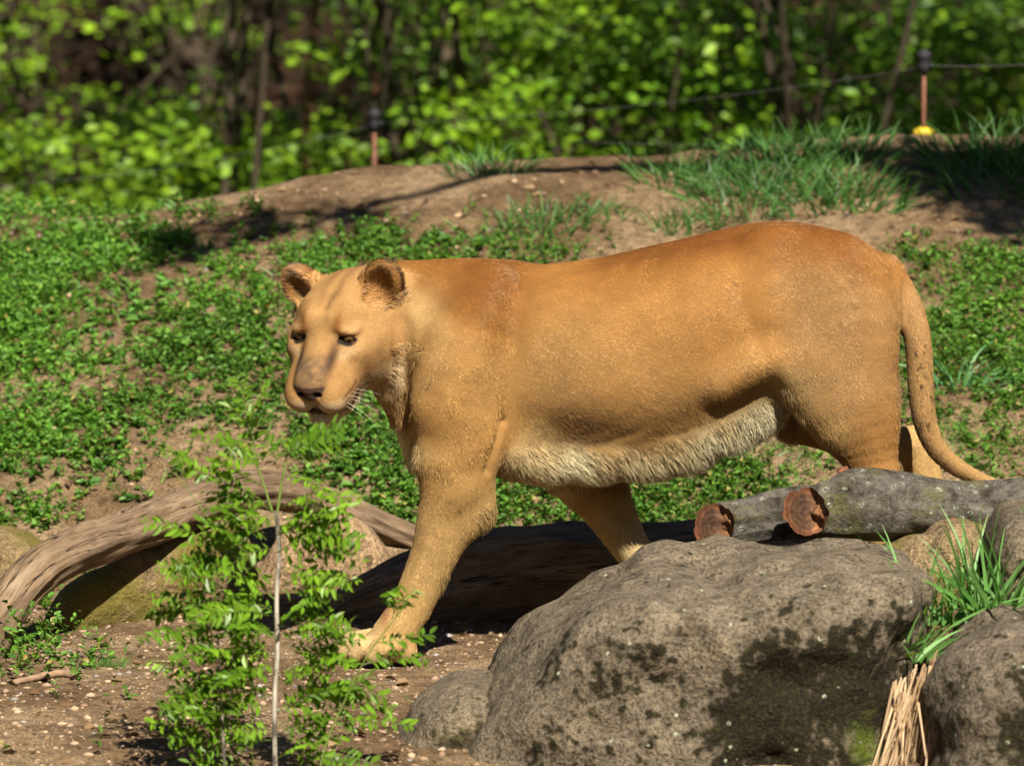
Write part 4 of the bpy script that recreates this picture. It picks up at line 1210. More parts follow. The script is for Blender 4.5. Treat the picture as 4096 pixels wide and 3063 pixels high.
bark_log([(3222, 2046, -.58), (3330, 2042, -.56), (3440, 2018, -.54), (3600, 2020, -.52), (3800, 2042, -.50), (4000, 2035, -.48), (4250, 2010, -.46)], [.057, .070, .086, .084, .078, .076, .078], 5,
         "thick grey bark log with hollowed sawn end, mossy rock beneath it", (-.62, -.78, .02), stubs=[(P(3390, 1925, -.52), P(3368, 1872, -.52), .015), (P(3816, 2108, -.56), P(3812, 2088, -.60), .012)])
bark_log([(2858, 2108, -.44), (2980, 2085, -.42), (3120, 2055, -.40), (3300, 2035, -.37), (3480, 2025, -.34)], [.060, .062, .066, .066, .064], 15,
         "shorter grey bark log with split sawn end, partly behind the thicker log", (-.72, -.68, .05))


# ================================================================ small green things
def leaf_material(name, trans=.35, rough=.5, spec=.35):
    m, nt, b = new_mat(name)
    at = N(nt, "ShaderNodeAttribute", attribute_name="tint")
    nt.links.new(at.outputs["Color"], b.inputs["Base Color"])
    b.inputs["Roughness"].default_value = rough; b.inputs["Specular IOR Level"].default_value = spec
    tr = N(nt, "ShaderNodeBsdfTranslucent")
    tc = mixc(nt, 1.0, at.outputs["Color"], (1.5, 1.35, .5), 'MULTIPLY')
    nt.links.new(tc, tr.inputs["Color"])
    mx = N(nt, "ShaderNodeMixShader"); mx.inputs[0].default_value = trans
    nt.links.new(b.outputs[0], mx.inputs[1]); nt.links.new(tr.outputs[0], mx.inputs[2])
    nt.links.new(mx.outputs[0], nt.nodes["Material Output"].inputs["Surface"])
    return m


M_WEED = leaf_material("weed_leaf", .25)
M_GRASS = leaf_material("grass_blade", .3, .45)
M_LEAF = leaf_material("shrub_leaf", .38, .45)
M_SAP = leaf_material("sapling_leaf", .40, .4)


def leaves(base, axis_, nrm, length, width, fold=.25, droop=.15):
    """pointed oval leaves, folded along the midrib: 6 vertices, 4 faces each"""
    n = len(base)
    axis_ = unit(axis_); side = unit(np.cross(axis_, nrm)); up = np.cross(side, axis_)
    L_, W_ = np.asarray(length)[:, None], np.asarray(width)[:, None]
    dn = -up * (droop * L_)
    p0 = base
    p1 = base + axis_ * L_ * .38 + side * W_ * .5 + up * W_ * fold
    p2 = base + axis_ * L_ * .38 - side * W_ * .5 + up * W_ * fold
    p3 = base + axis_ * L_ * .75 + side * W_ * .34 + up * W_ * fold * .7 + dn * .5
    p4 = base + axis_ * L_ * .75 - side * W_ * .34 + up * W_ * fold * .7 + dn * .5
    p5 = base + axis_ * L_ + dn
    V = np.stack((p0, p1, p3, p5, p4, p2), 1).reshape(-1, 3)
    i = (np.arange(n) * 6)[:, None]
    Q = np.concatenate((i + np.array([[0, 1, 2, 3]]), i + np.array([[0, 3, 4, 5]])))
    return V, Q


def rand_dirs(n, zlo=-1, zhi=1):
    z = rng.uniform(zlo, zhi, n); a = rng.uniform(0, 2 * math.pi, n); r = np.sqrt(1 - z * z)
    return np.stack((r * np.cos(a), r * np.sin(a), z), 1)


def tints(n, c1, c2, var=.25):
    t = rng.random((n, 1))
    return (np.array(c1) * (1 - t) + np.array(c2) * t) * rng.uniform(1 - var, 1 + var, (n, 1))


# ---- low weeds on the bank: where they grow is read off the photograph, then planted on the real ground
COVER = [(250, 1050, 330, 170, 1.0), (120, 1330, 260, 200, 1.0), (330, 1560, 300, 170, .95), (150, 1760, 300, 140, .9), (480, 1880, 190, 90, 1.0), (60, 2050, 220, 60, 1.0), (820, 1220, 260, 140, .9),
         (900, 1480, 260, 170, .95), (640, 1330, 160, 140, .8), (1000, 1640, 160, 70, .5), (1450, 1850, 230, 170, .95), (1350, 1690, 160, 90, .8), (1600, 2020, 160, 90, .95),
         (1650, 1010, 460, 60, .9), (1250, 1080, 120, 70, .8), (2000, 990, 160, 50, .9), (2600, 2000, 700, 110, 1.0), (2900, 1900, 400, 100, .9), (2150, 2050, 200, 60, .95), (3850, 1250, 260, 160, .75), (3950, 1500, 240, 170, .9),
         (3900, 1750, 240, 130, .85), (3700, 1650, 120, 200, .8), (3980, 1100, 200, 90, .6), (3700, 1050, 120, 70, .6), (3950, 1900, 180, 90, .9), (560, 1000, 160, 60, .55), (1700, 900, 700, 40, .12),
         (700, 850, 300, 30, .25), (80, 880, 200, 40, .9), (3600, 1850, 200, 90, .8)]


def cover(px, py):
    d = np.zeros_like(px)
    for cx, cy, sx, sy, a in COVER:
        d = np.maximum(d, a * np.exp(-.5 * (((px - cx) / sx) ** 2 + ((py - cy) / sy) ** 2) ** 1.5))
    return d


def ground_points(n, x0, x1, y0, y1):
    X = rng.uniform(x0, x1, n); Y = rng.uniform(y0, y1, n)
    return np.stack((X, Y, ground_z(X, Y)), 1)


def build_weeds():
    p = ground_points(95000, -1.9, 1.9, .75, 3.75)
    px, py = proj(p)
    d = cover(px, py) * (.30 + 1.05 * sstep(-.30, .22, fbm(p, 3.4, 4, 201)))
    d = d * np.where((px > 1950) & (py > 1000), 1.55, 1.0)
    d = np.where(p[:, 1] > 3.45, d * .3, d)
    outside = (px < -150) | (px > 4250)
    d = np.where(outside, .5 * sstep(-.2, .3, fbm(p, 1.8, 3, 205)), d)
    keep = rng.random(len(p)) < d * .42
    p = p[keep]
    extra = []
    for cx, cy, sx, sy, k in ((120, 2600, 150, 70, 70), (420, 2420, 130, 40, 34), (640, 2430, 70, 30, 10), (2050, 2440, 180, 25, 10), (150, 2680, 120, 30, 16), (300, 3020, 250, 40, 4), (1650, 2900, 150, 60, 5), (500, 2790, 200, 60, 4)):
        for _ in range(k):
            extra.append(G(rng.normal(cx, sx), rng.normal(cy, sy)))
    tall = np.concatenate((np.zeros(len(p), bool), np.ones(len(extra), bool)))
    p = np.concatenate((p, extra))
    n = len(p)
    size = rng.uniform(.7, 1.3, n) * np.where(tall, 1.15, 1.0)
    lower = proj(p)[0] > 2000
    nl = 9
    h = rng.uniform(.010, .050, n) * size * (1 + .8 * sstep(.1, .5, fbm(p, 5, 2, 209))) * np.where(tall, 1.6, 1)
    lean = rand_dirs(n, .5, 1.0)
    t = np.linspace(.15, 1, nl)[None, :, None]
    base = p[:, None] + lean[:, None] * h[:, None, None] * t
    base = base.reshape(-1, 3)
    m = len(base)
    ax = rand_dirs(m, .05, .85); nr = rand_dirs(m, .5, 1.0)
    ln = np.repeat(size, nl) * rng.uniform(.011, .022, m) * np.where(np.repeat(lower, nl), .85, 1.0)
    wd = ln * np.where(np.repeat(rng.random(n) < .55, nl), .36, .62)
    V, Q = leaves(base, ax, nr, ln, wd)
    patch = fbm(base, 1.1, 3, 222)
    c = tints(m, (.060, .165, .020), (.145, .305, .034), .28) * (1 + .35 * patch)[:, None]
    yel = rng.random(m) < .03
    c[yel] = np.array((.30, .24, .07))
    o = mesh_obj("ground_cover", V, Q, M_WEED, smooth=False, cols=np.repeat(np.clip(c, 0, 1), 6, 0))
    tag(o, "low leafy green weeds growing in patches over the soil bank", "weeds", kind="stuff")
    r_ = ground_points(5200, -1.9, 1.9, .85, 3.5)
    px, py = proj(r_)
    r_ = r_[rng.random(len(r_)) < .16 * cover(px, py) * (px < 2100) + .02 * (cover(px, py) > .2)]
    k = 7; m = len(r_) * k
    ax = rand_dirs(m, .1, .7); ln = np.repeat(rng.uniform(.6, 1.2, len(r_)), k) * rng.uniform(.028, .050, m)
    V, Q = leaves(np.repeat(r_, k, 0) + np.array((0, 0, .006)), ax, unit(rand_dirs(m, .6, 1.0)), ln, ln * .42, .2, .3)
    c = tints(m, (.060, .17, .030), (.13, .29, .055), .25)
    o = mesh_obj("broadleaf_weeds", V, Q, M_WEED, smooth=False, cols=np.repeat(np.clip(c, 0, 1), 6, 0))
    tag(o, "larger broad-leaved weeds scattered through the ground cover", "weeds", kind="stuff")
    d_ = ground_points(900, -1.9, 1.9, -1.5, 3.4); d_[:, 2] += .004
    ln = rng.uniform(.012, .045, len(d_))
    V, Q = leaves(d_, rand_dirs(len(d_), -.05, .3), unit(rand_dirs(len(d_), .5, 1)), ln, ln * .55, .25, .3)
    c = tints(len(d_), (.14, .085, .045), (.38, .26, .15), .3)
    o = mesh_obj("dead_leaves", V, Q, M_WEED, smooth=False, cols=np.repeat(np.clip(c, 0, 1), 6, 0))
    tag(o, "curled dry brown leaves lying about on the soil", "leaves", kind="stuff")
    # fine short grass under and behind her
    q = ground_points(60000, -1.9, 1.9, .75, 3.6)
    px, py = proj(q)
    d = cover(px, py) * np.where(px > 1900, 1.7, .28) * (.5 + .6 * sstep(-.3, .3, fbm(q, 4, 2, 231)))
    q = q[rng.random(len(q)) < d * .45]
    blades("short_grass", q, .03, .075, .0022, .0042, 'stuff', "short fine grass among the weeds on the bank", "grass", (.065, .19, .022), (.15, .33, .045))


def blades(name, base, h0, h1, w0, w1, kind=None, label=None, cat=None, c1=(.03, .12, .02), c2=(.09, .24, .05), dirs=None, bend=.5, seg=4, parent=None, mat=None):
    n = len(base)
    d = rand_dirs(n, .55, 1.0) if dirs is None else unit(dirs)
    h = rng.uniform(h0, h1, n)[:, None]; w = rng.uniform(w0, w1, n)[:, None]
    flat = unit(d * np.array([1, 1, 0]) + 1e-6)
    side = unit(np.cross(d, rand_dirs(n)))
    rows = []
    for i in range(seg + 1):
        t = i / seg
        c = base + d * h * t + (flat * .35 - np.array((0, 0, .55))) * h * bend * t ** 2.2
        ww = w * (1 - t) ** .6 * .5 if i < seg else w * .02
        rows += [c - side * ww, c + side * ww]
    V = np.stack(rows, 1).reshape(-1, 3); k = 2 * (seg + 1)
    i = (np.arange(n) * k)[:, None]
    Q = np.concatenate([i + np.array([[2 * s_, 2 * s_ + 1, 2 * s_ + 3, 2 * s_ + 2]]) for s_ in range(seg)])
    c = np.repeat(tints(n, c1, c2, .2), k, 0)
    o = mesh_obj(name, V, Q, mat or M_GRASS, parent, cols=np.clip(c, 0, 1))
    if label: tag(o, label, cat, kind=kind)
    return o


build_weeds()


def tuft(px, py, wide, n, h0, h1, w0, w1, label, c1=(.030, .105, .028), c2=(.075, .205, .055), bend=.28, tall=.72, at=None, group=None):
    c = G(px, py) if at is None else np.asarray(at)
    b = c + np.stack((np.clip(rng.normal(0, wide, n), -1.7 * wide, 1.7 * wide), np.clip(rng.normal(0, wide * .7, n), -1.1 * wide, 1.1 * wide), np.zeros(n)), 1)
    if at is None: b[:, 2] = ground_z(b[:, 0], b[:, 1]) - .004
    d = rand_dirs(n, tall, 1.0) + (b - c) * np.array((3.5, 3.5, 0)) / max(wide * 9, .1)
    o = blades("grass_tuft", b - c, h0, h1, w0, w1, None, None, None, c1, c2, d, bend, 7)
    o.location = c
    tag(o, label, "grass", group=group)
    return o


BG = ((.040, .110, .026), (.095, .225, .050))
tuft(2180, 900, .075, 150, .05, .13, .004, .008, "loose grass tuft on bare soil above the lioness's shoulders", *BG)
tuft(2420, 860, .040, 45, .04, .10, .004, .007, "sparse little grass tuft on bare soil next to a loose tuft", *BG)
tuft(1960, 690, .070, 130, .05, .12, .004, .007, "bluish grass tuft on the crest near the rusty black-capped rod", *BG)
tuft(2760, 720, .10, 170, .07, .16, .004, .009, "grass tuft at the edge of the tall bank grass, beside bare soil", *BG)
tuft(3020, 760, .12, 300, .08, .17, .005, .010, "tall dense clump of grass behind the lioness's hips", *BG)
tuft(3120, 640, .10, 200, .07, .15, .005, .010, "tall grass clump growing on the crest of the bank", *BG)
tuft(3360, 800, .11, 280, .07, .16, .005, .010, "spreading grass clump just above the lioness's rump", *BG)
tuft(3380, 640, .08, 150, .07, .15, .005, .009, "upright grass clump on the crest, short of the post with the yellow base", *BG)
tuft(2720, 900, .06, 80, .05, .12, .004, .008, "small ragged grass tuft directly above the lioness's back", *BG)
tuft(2950, 880, .06, 80, .05, .12, .004, .008, "low grass tuft between the lioness's back and the tall clump", *BG)
tuft(3985, 640, .12, 300, .08, .17, .005, .009, "shaded dark grass clump beside the post with the yellow base", *BG)
tuft(4080, 720, .13, 220, .07, .17, .005, .009, "shaded grass clump below the dark crest clump", *BG)
tuft(3840, 1560, .035, 26, .12, .26, .006, .011, "long-bladed grass tuft behind the lioness's tail", (.04, .14, .04), (.10, .26, .09), .8)
tuft(1500, 1800, .02, 10, .08, .16, .005, .008, "few long pale grass blades below the lioness's throat", (.06, .17, .05), (.13, .28, .10), .8)
tuft(400, 2670, .035, 90, .03, .075, .0025, .004, "small bright grass tuft on the pebbly soil beneath the driftwood", (.06, .16, .03), (.13, .26, .05), .6)


def wedge_tuft(px, py, Y, wide, n, h0, h1, label, c1, c2, tall=.45):
    return tuft(px, py, wide, n, h0, h1, .006, .0125, label, c1, c2, .30, tall, at=P(px, py, Y))


FG = ((.075, .21, .035), (.20, .40, .12))
wedge_tuft(3770, 2500, -1.12, .045, 60, .14, .32, "green grass tuft rooted between the two big boulders", *FG)
wedge_tuft(3985, 2440, -1.16, .050, 70, .16, .34, "tall grass tuft against the upright grey boulder", *FG, tall=.75)
wedge_tuft(3620, 2640, -1.26, .030, 40, .08, .18, "short grass tuft above the hanging dry straw", *FG)


def straw_bundle():
    n = 420
    top = P(3650, 2680, -1.26)
    w_ = rng.uniform(0, 1, n)[:, None]
    b = P(3570, 2760, -1.34) * (1 - w_) + P(3800, 2620, -1.28) * w_ + np.stack((rng.normal(0, .012, n), rng.normal(-.02, .03, n), rng.uniform(-.20, .03, n)), 1)
    d = np.stack((rng.normal(-.22, .14, n), rng.normal(-.15, .12, n), -np.ones(n)), 1)
    mt = leaf_material("dry_straw", .12, .6)
    o = blades("straw_bundle", b - top, .20, .40, .003, .0065, None, None, None, (.30, .19, .10), (.62, .46, .29), d, -.12, 5, None, mt)
    o.location = top
    tag(o, "dry pale straw hanging in the gap between the boulders", "straw")


straw_bundle()


# ---- pebbles and litter
def build_gravel():
    n = 19000
    p = ground_points(n, -1.9, 1.9, -1.75, 3.3)
    front = p[:, 1] < .9
    p = p[front | (rng.random(n) < .35)]
    n = len(p)
    ph = (1 + 5 ** .5) / 2
    bm = bmesh.new(); bmesh.ops.create_icosphere(bm, subdivisions=1, radius=1); bm.verts.ensure_lookup_table()
    iv = np.array([v.co[:] for v in bm.verts]); ifc = np.array([[v.index for v in f.verts] for f in bm.faces]); bm.free()
    s_ = .0018 + .0080 * rng.random(n) ** 6 + .0020 * rng.random(n)
    sc = s_[:, None] * rng.uniform(.65, 1.35, (n, 3)) * np.array((1.15, 1.15, .62))
    a = rng.uniform(0, 6.28, n)
    v = iv[None] * sc[:, None] * rng.uniform(.82, 1.18, (n, len(iv), 1))
    x = v[..., 0] * np.cos(a)[:, None] - v[..., 1] * np.sin(a)[:, None]; y = v[..., 0] * np.sin(a)[:, None] + v[..., 1] * np.cos(a)[:, None]
    V = np.stack((x, y, v[..., 2]), -1) + p[:, None] + np.array((0, 0, .0006))
    Q = (ifc[None] + (np.arange(n) * len(iv))[:, None, None]).reshape(-1, 3)
    c = tints(n, (.17, .105, .062), (.42, .30, .20), .3)
    grey = rng.random(n) < .12; c[grey] = tints(int(grey.sum()), (.11, .10, .092), (.32, .30, .28), .2)
    m, nt, b = new_mat("pebble"); at = N(nt, "ShaderNodeAttribute", attribute_name="tint"); nt.links.new(at.outputs["Color"], b.inputs["Base Color"]); b.inputs["Roughness"].default_value = .85
    o = mesh_obj("gravel", V.reshape(-1, 3), Q, m, smooth=False, cols=np.repeat(np.clip(c, 0, 1), len(iv), 0))
    tag(o, "small tan and grey pebbles strewn over the soil", "gravel", kind="stuff")
    k = 900
    p = ground_points(k, -1.8, 1.8, -1.7, 3.2); p[:, 2] += .004
    d = rand_dirs(k, -.05, .18)
    o = blades("plant_litter", p, .02, .09, .0015, .0035, 'stuff', "dry broken stems and plant litter on the soil", "litter", (.20, .13, .075), (.46, .34, .22), d, .1, 3, None, bpy.data.materials["dry_straw"])


build_gravel()

M_CLOD, _nt, _b = new_mat("dry_wood_chip")
_b.inputs["Roughness"].default_value = .9
_nt.links.new(ramp(_nt, noise(_nt, 40, 4, .6, objcoord(_nt)), [(.3, (.16, .10, .06)), (.7, (.34, .22, .14))]), _b.inputs["Base Color"])
C0 = G(190, 2722)
_p = spline([G(60, 2742) + (0, 0, .008), G(160, 2722) + (0, 0, .012), G(250, 2708) + (0, 0, .010), G(310, 2716) + (0, 0, .006)], 14)
V_, F_, g_, D_ = tube(_p - C0, np.linspace(.007, .012, 14), 10)
o = mesh_obj("stick", V_ + D_ * (.003 * fbm(V_, 50, 2, 3))[:, None], F_, M_CLOD); o.location = C0
tag(o, "short reddish brown stick lying on the soil beneath weeds", "stick")


# ================================================================ the sapling in front
M_STEM, _nt, _b = new_mat("grey_sapling_bark")
_b.inputs["Roughness"].default_value = .7
_nt.links.new(ramp(_nt, noise(_nt, 30, 4, .6, objcoord(_nt, (1, 1, .35))), [(.42, (.08, .07, .06)), (.5, (.34, .30, .25)), (.62, (.52, .48, .42))]), _b.inputs["Base Color"])
M_TWIG, _nt, _b = new_mat("green_twig")
_b.inputs["Base Color"].default_value = (.13, .20, .035, 1); _b.inputs["Roughness"].default_value = .55


def compound_leaf(parent, base, a, b, seed, leaflet=.024, pairs=None):
    """one feathery leaf: a curved midrib with leaflets in pairs"""
    r = np.random.default_rng(seed)
    a, b = np.asarray(a), np.asarray(b)
    ln = np.linalg.norm(b - a)
    if pairs is None: pairs = max(5, int(ln / .0135))
    mid = (a + b) / 2 + np.array((0, 0, .10 * ln)) + r.normal(0, .07 * ln, 3)
    t = np.linspace(0, 1, 12)[:, None]
    rib = a * (1 - t) ** 2 + 2 * mid * t * (1 - t) + b * t ** 2
    V, F, _, _ = tube(rib, np.linspace(.0013, .0006, 12), 5)
    nv = len(V)
    tt = np.clip(np.repeat(np.linspace(.16, 1.0, pairs), 2) + r.normal(0, .012, 2 * pairs), .1, 1); sg = np.tile([1, -1], pairs)[:, None]
    c = np.stack([np.interp(tt, t[:, 0], rib[:, i]) for i in range(3)], 1)
    T = unit(np.gradient(rib, axis=0)); T = np.stack([np.interp(tt, t[:, 0], T[:, i]) for i in range(3)], 1)
    roll = r.uniform(-.7, .7)
    up = unit(np.array((.2 * roll, -.5 + .5 * roll, .85)) + r.normal(0, .3, 3))
    side = unit(np.cross(T, np.broadcast_to(up, T.shape)))
    ax = side * sg + T * r.uniform(.3, .75) + r.normal(0, .24, T.shape) - up * r.uniform(0, .25)
    nn = unit(np.broadcast_to(up, T.shape) + r.normal(0, .42, T.shape))
    L_ = leaflet * r.uniform(.55, 1.2, len(tt)) * (.65 + .5 * np.sin(np.clip(tt, 0, 1) * 2.6))
    LV, LQ = leaves(c, ax, nn, L_, L_ * .38, .18, .10)
    faces = F + [tuple(int(x) + nv for x in q) for q in LQ]
    cl = np.array((.085, .19, .012)) * (1 - (k := r.random())) + np.array((.19, .35, .022)) * k
    cols = np.concatenate((np.tile((.14, .20, .04), (nv, 1)), np.repeat(cl * r.uniform(.6, 1.3, (len(tt), 1)), 6, 0)))
    return mesh_obj("compound_leaf", np.concatenate((V, LV)), faces, M_SAP, parent, smooth=False, cols=np.clip(cols, 0, 1))


def build_sapling():
    Y0 = -1.62
    base = P(1100, 3240, Y0); base[2] = min(base[2], float(ground_z(base[0], base[1])))
    gz = float(ground_z(base[0], base[1])); base = np.array((base[0], Y0, gz))
    root = empty("sapling", base)
    S = lambda x, y, dy=0.0: P(x, y, Y0 + dy) - base
    V, F, _, _ = tube(spline([np.array((0, 0, -.02)), S(1100, 3063), S(1098, 2800), S(1110, 2600), S(1106, 2400), S(1116, 2220), S(1106, 2045)], 24), np.linspace(.0056, .0046, 24), 12)
    mesh_obj("stem", V, F, M_STEM, root)
    for line, r0 in (([S(1108, 2060), S(1122, 1960), S(1140, 1860), S(1152, 1790)], .0034), ([S(1090, 2050), S(1062, 1960), S(1030, 1860), S(1005, 1760), S(985, 1640)], .0030),
                     ([S(900, 3240, -.05), S(895, 3000, -.05), S(880, 2750, -.05), S(868, 2480, -.04)], .0042), ([S(1240, 3240, -.1), S(1300, 2990, -.1), S(1375, 2810, -.1), S(1470, 2620, -.12), S(1590, 2460, -.14), S(1640, 2380, -.15)], .0026),
                     ([S(1100, 2400), S(960, 2250, -.03), S(840, 2080, -.06), S(700, 1890, -.08)], .0022), ([S(1005, 3240, .06), S(1010, 2900, .06), S(1000, 2600, .06), S(960, 2350, .05)], .0030)):
        V, F, _, _ = tube(spline(line, 18), np.linspace(r0, r0 * .45, 18), 8)
        mesh_obj("twig", V, F, M_TWIG if r0 < .004 else M_STEM, root)
    Z = lambda x, y: (600 + x * .6045, 1700 + y * .6045)
    rows = [Z(800, 560) + Z(480, 430), Z(460, 400) + Z(200, 220), Z(300, 250) + Z(90, 165), Z(690, 250) + Z(480, 115), Z(720, 260) + Z(640, -20), Z(880, 340) + Z(1150, 430), Z(900, 230) + Z(1090, 190), Z(905, 170) + Z(1110, 120),
            Z(860, 600) + Z(1290, 580), Z(940, 560) + Z(1400, 480), Z(830, 600) + Z(420, 640), Z(830, 620) + Z(560, 730), Z(760, 880) + Z(340, 850), Z(600, 900) + Z(150, 940), Z(500, 1080) + Z(60, 930), Z(560, 1000) + Z(170, 1010),
            Z(860, 980) + Z(1290, 780), Z(870, 1060) + Z(1370, 1030), Z(860, 1100) + Z(1180, 1130), Z(500, 1160) + Z(40, 1270), Z(420, 1300) + Z(160, 1480), Z(920, 1360) + Z(1290, 1320), Z(900, 1460) + Z(1240, 1440),
            Z(1480, 1440) + Z(1850, 1385), Z(1400, 1590) + Z(1830, 1550), Z(1600, 1280) + Z(1750, 1090), Z(1330, 1500) + Z(1150, 1330), Z(1640, 1240) + Z(1590, 1120), Z(560, 1160) + Z(740, 980), Z(700, 1300) + Z(420, 1180),
            Z(840, 1260) + Z(600, 1120), Z(850, 1400) + Z(560, 1340), Z(500, 1500) + Z(180, 1560), Z(850, 700) + Z(1050, 760), Z(880, 700) + Z(1240, 740), Z(700, 720) + Z(480, 560), Z(1080, 690) + Z(1300, 630), Z(560, 760) + Z(340, 640),
            (985, 1640, 960, 1530), (990, 1680, 1060, 1560), (1000, 1720, 900, 1610), (1150, 1800, 1190, 1760), (1145, 1830, 1070, 1770),
            (1100, 2780, 800, 2760), (1100, 2850, 1290, 2760), (1110, 2900, 1380, 2830), (1100, 2960, 800, 2960), (1105, 2680, 830, 2620), (1110, 2740, 1340, 2640), (900, 2980, 760, 3050), (1000, 3040, 780, 3080), (1110, 3030, 1300, 2960),
            (1375, 2810, 1560, 2840), (1340, 2880, 1640, 2900), (1390, 2790, 1480, 2700), (1310, 2970, 1250, 2860), (880, 2750, 690, 2690), (870, 2600, 690, 2560), (868, 2500, 760, 2400), (890, 2860, 720, 2850), (1290, 3010, 1500, 3060), (1105, 2560, 930, 2470), (1110, 2500, 1260, 2400)]
    r2 = np.random.default_rng(31)
    for k in range(105):
        y0 = r2.uniform(2150, 3050); left = r2.random() < .62
        x0 = (r2.uniform(820, 1100) if left else r2.uniform(1100, 1250)); ln = r2.uniform(150, 300)
        rows.append((x0, y0, x0 + (-ln if left else ln) * r2.uniform(.6, 1), y0 + r2.uniform(-110, 60)))
    for k in range(20):
        y0 = r2.uniform(1800, 2200); x0 = 1125 if r2.random() < .5 else 1045; sg_ = 1 if x0 > 1100 else -1
        rows.append((x0 + r2.normal(0, 8), y0, x0 + sg_ * r2.uniform(120, 270), y0 + r2.uniform(-120, 20)))
    for i, (x0, y0, x1, y1) in enumerate(rows):
        dy0 = rng.uniform(-.06, .06); dy1 = dy0 + rng.uniform(-.10, .06)
        compound_leaf(root, base, S(x0, y0, dy0 * .3), S(x1, y1, dy1), 500 + i, .0305)
    tag(root, "green feathery-leaved sapling with a whitish stem in front of the lioness's paw", "sapling")


build_sapling()


# ================================================================ the wooded slope behind
M_TRUNK = wood_material("shrub_bark", (.03, .024, .017), (.075, .058, .040), (.15, .12, .085), 5, 8, False)
M_REDSTEM = wood_material("reddish_stem", (.13, .060, .035), (.22, .11, .065), (.32, .18, .11), 5, 8, False)


def far(Y):
    return 3.4 + (Y - 3.4) * 2.4


def shrub(name, px, Y, wide, z0, z1, n_clump, per, leaf, label, c1, c2, cat="shrub", stems=4, seed=0, deep=.6, stem_r=.02, group=None, gap=0.0):
    global rng
    keep_rng = rng; rng = np.random.default_rng(seed + 900)
    pa, pb = proj(np.array((0, Y, z0)))[1], proj(np.array((0, Y, z1)))[1]
    k_ = (14 + far(Y)) / (14 + Y); Y = far(Y)
    z0, z1, wide, deep, stem_r, leaf = P(2048, pa, Y)[2], P(2048, pb, Y)[2], wide * k_, deep * k_ * 1.1, stem_r * k_ * .8, leaf * 1.12
    per = int(per * .95)
    c = P(px, 700, Y); gz = float(ground_z(c[0], Y)); base = np.array((c[0], Y, gz))
    root = empty(name, base)
    cl = np.stack((rng.normal(0, wide * .55, n_clump), rng.normal(0, deep * .5, n_clump), rng.uniform(z0, z1, n_clump)), 1)
    if gap: cl = cl[fbm(cl + base, 1.8, 2, seed) > -.35 + gap]
    cl[:, 2] -= gz
    VV, FF, k = [], [], 0
    for i in range(stems):
        e = cl[rng.integers(len(cl))] if len(cl) else np.array((0, 0, z1 - gz))
        top = np.array((e[0], e[1], max(e[2], (z1 - gz) * .8)))
        st = np.array((rng.normal(0, .06), rng.normal(0, .05), -.05))
        mid = st * .5 + top * .5 + rng.normal(0, .10, 3)
        V, F, g_, _ = tube(spline([st, mid, top], 12), np.linspace(stem_r, stem_r * .35, 12), 7)
        VV.append(V); FF += [tuple(x + k for x in f) for f in F]; k += len(V)
        for _ in range(4):
            e = cl[rng.integers(len(cl))]; s0 = st + (top - st) * rng.uniform(.2, .8)
            V, F, g_, _ = tube(spline([s0, (s0 + e) / 2 + rng.normal(0, .05, 3), e], 7), np.linspace(stem_r * .45, stem_r * .15, 7), 5)
            VV.append(V); FF += [tuple(x + k for x in f) for f in F]; k += len(V)
    t = mesh_obj("trunk", np.concatenate(VV), FF, M_TRUNK, root)
    n = len(cl) * per
    o_ = np.repeat(cl, per, 0) + rng.normal(0, 1, (n, 3)) * np.array((.11, .11, .045))
    ax = rand_dirs(n, -.5, .5); nr = unit(rand_dirs(n, .2, 1.0) + np.array((.1, -.5, .35)))
    ln = leaf * rng.uniform(.35, 1.35, n)
    V, Q = leaves(o_, ax, nr, ln, ln * rng.uniform(.55, .8, n), .12, .15)
    cc = tints(n, c1, c2, .25) * np.repeat(rng.uniform(.5, 1.35, (len(cl), 1)), per, 0)
    mesh_obj("crown", V, Q, M_LEAF, root, smooth=False, cols=np.repeat(np.clip(cc, 0, 1), 6, 0))
    rng = keep_rng
    return tag(root, label, cat, group=group)


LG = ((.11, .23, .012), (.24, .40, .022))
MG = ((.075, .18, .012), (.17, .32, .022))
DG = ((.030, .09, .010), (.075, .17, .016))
GRP = "bushes on the wooded slope"
shrub("shrub", 260, 6.1, .75, .05, .85, 120, 42, .055, "bright yellow green bush spilling over the low end of the bank", *LG, seed=1)
shrub("shrub", 900, 6.5, .62, .02, .80, 95, 42, .055, "bright green bush against the bare brown slope", *LG, seed=2)
shrub("shrub", -50, 7.4, .75, .35, 1.5, 75, 36, .055, "tall loose bush with pale leaves at the low end of the slope", *LG, seed=3, gap=.15)
shrub("shrub", 1950, 7.0, .50, .35, 1.35, 60, 40, .052, "loose bush over the leaning grey trunk", *MG, seed=4, gap=.12)
shrub("shrub", 2250, 6.4, .62, .30, 1.45, 120, 42, .052, "large dense green bush rising above the middle of the crest", *LG, seed=5)
shrub("shrub", 2750, 6.3, .55, .35, 1.15, 95, 42, .050, "dense mid green bush behind the tall bank grass", *MG, seed=6)
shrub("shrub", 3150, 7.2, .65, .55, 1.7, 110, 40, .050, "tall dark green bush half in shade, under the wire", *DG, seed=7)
shrub("shrub", 3650, 7.0, .60, .50, 1.30, 75, 40, .052, "mid green bush behind the post with the yellow base", *MG, seed=8)
shrub("shrub", 4050, 6.5, .45, .55, 1.15, 70, 40, .052, "bright leafy bush beyond the shaded crest grass", *LG, seed=9)
shrub("shrub", 1250, 7.6, .60, .55, 1.6, 45, 32, .052, "thin sprays of bush around the reddish upright stems", *MG, seed=10, gap=.2)
shrub("shrub", 620, 7.9, .60, .95, 1.9, 40, 30, .055, "sparse overhanging bush above the bare brown slope", *LG, seed=11, gap=.2)
shrub("shrub", 1600, 6.2, .40, .10, .45, 26, 36, .050, "low small bush at the foot of the black-capped rod", *MG, seed=12)
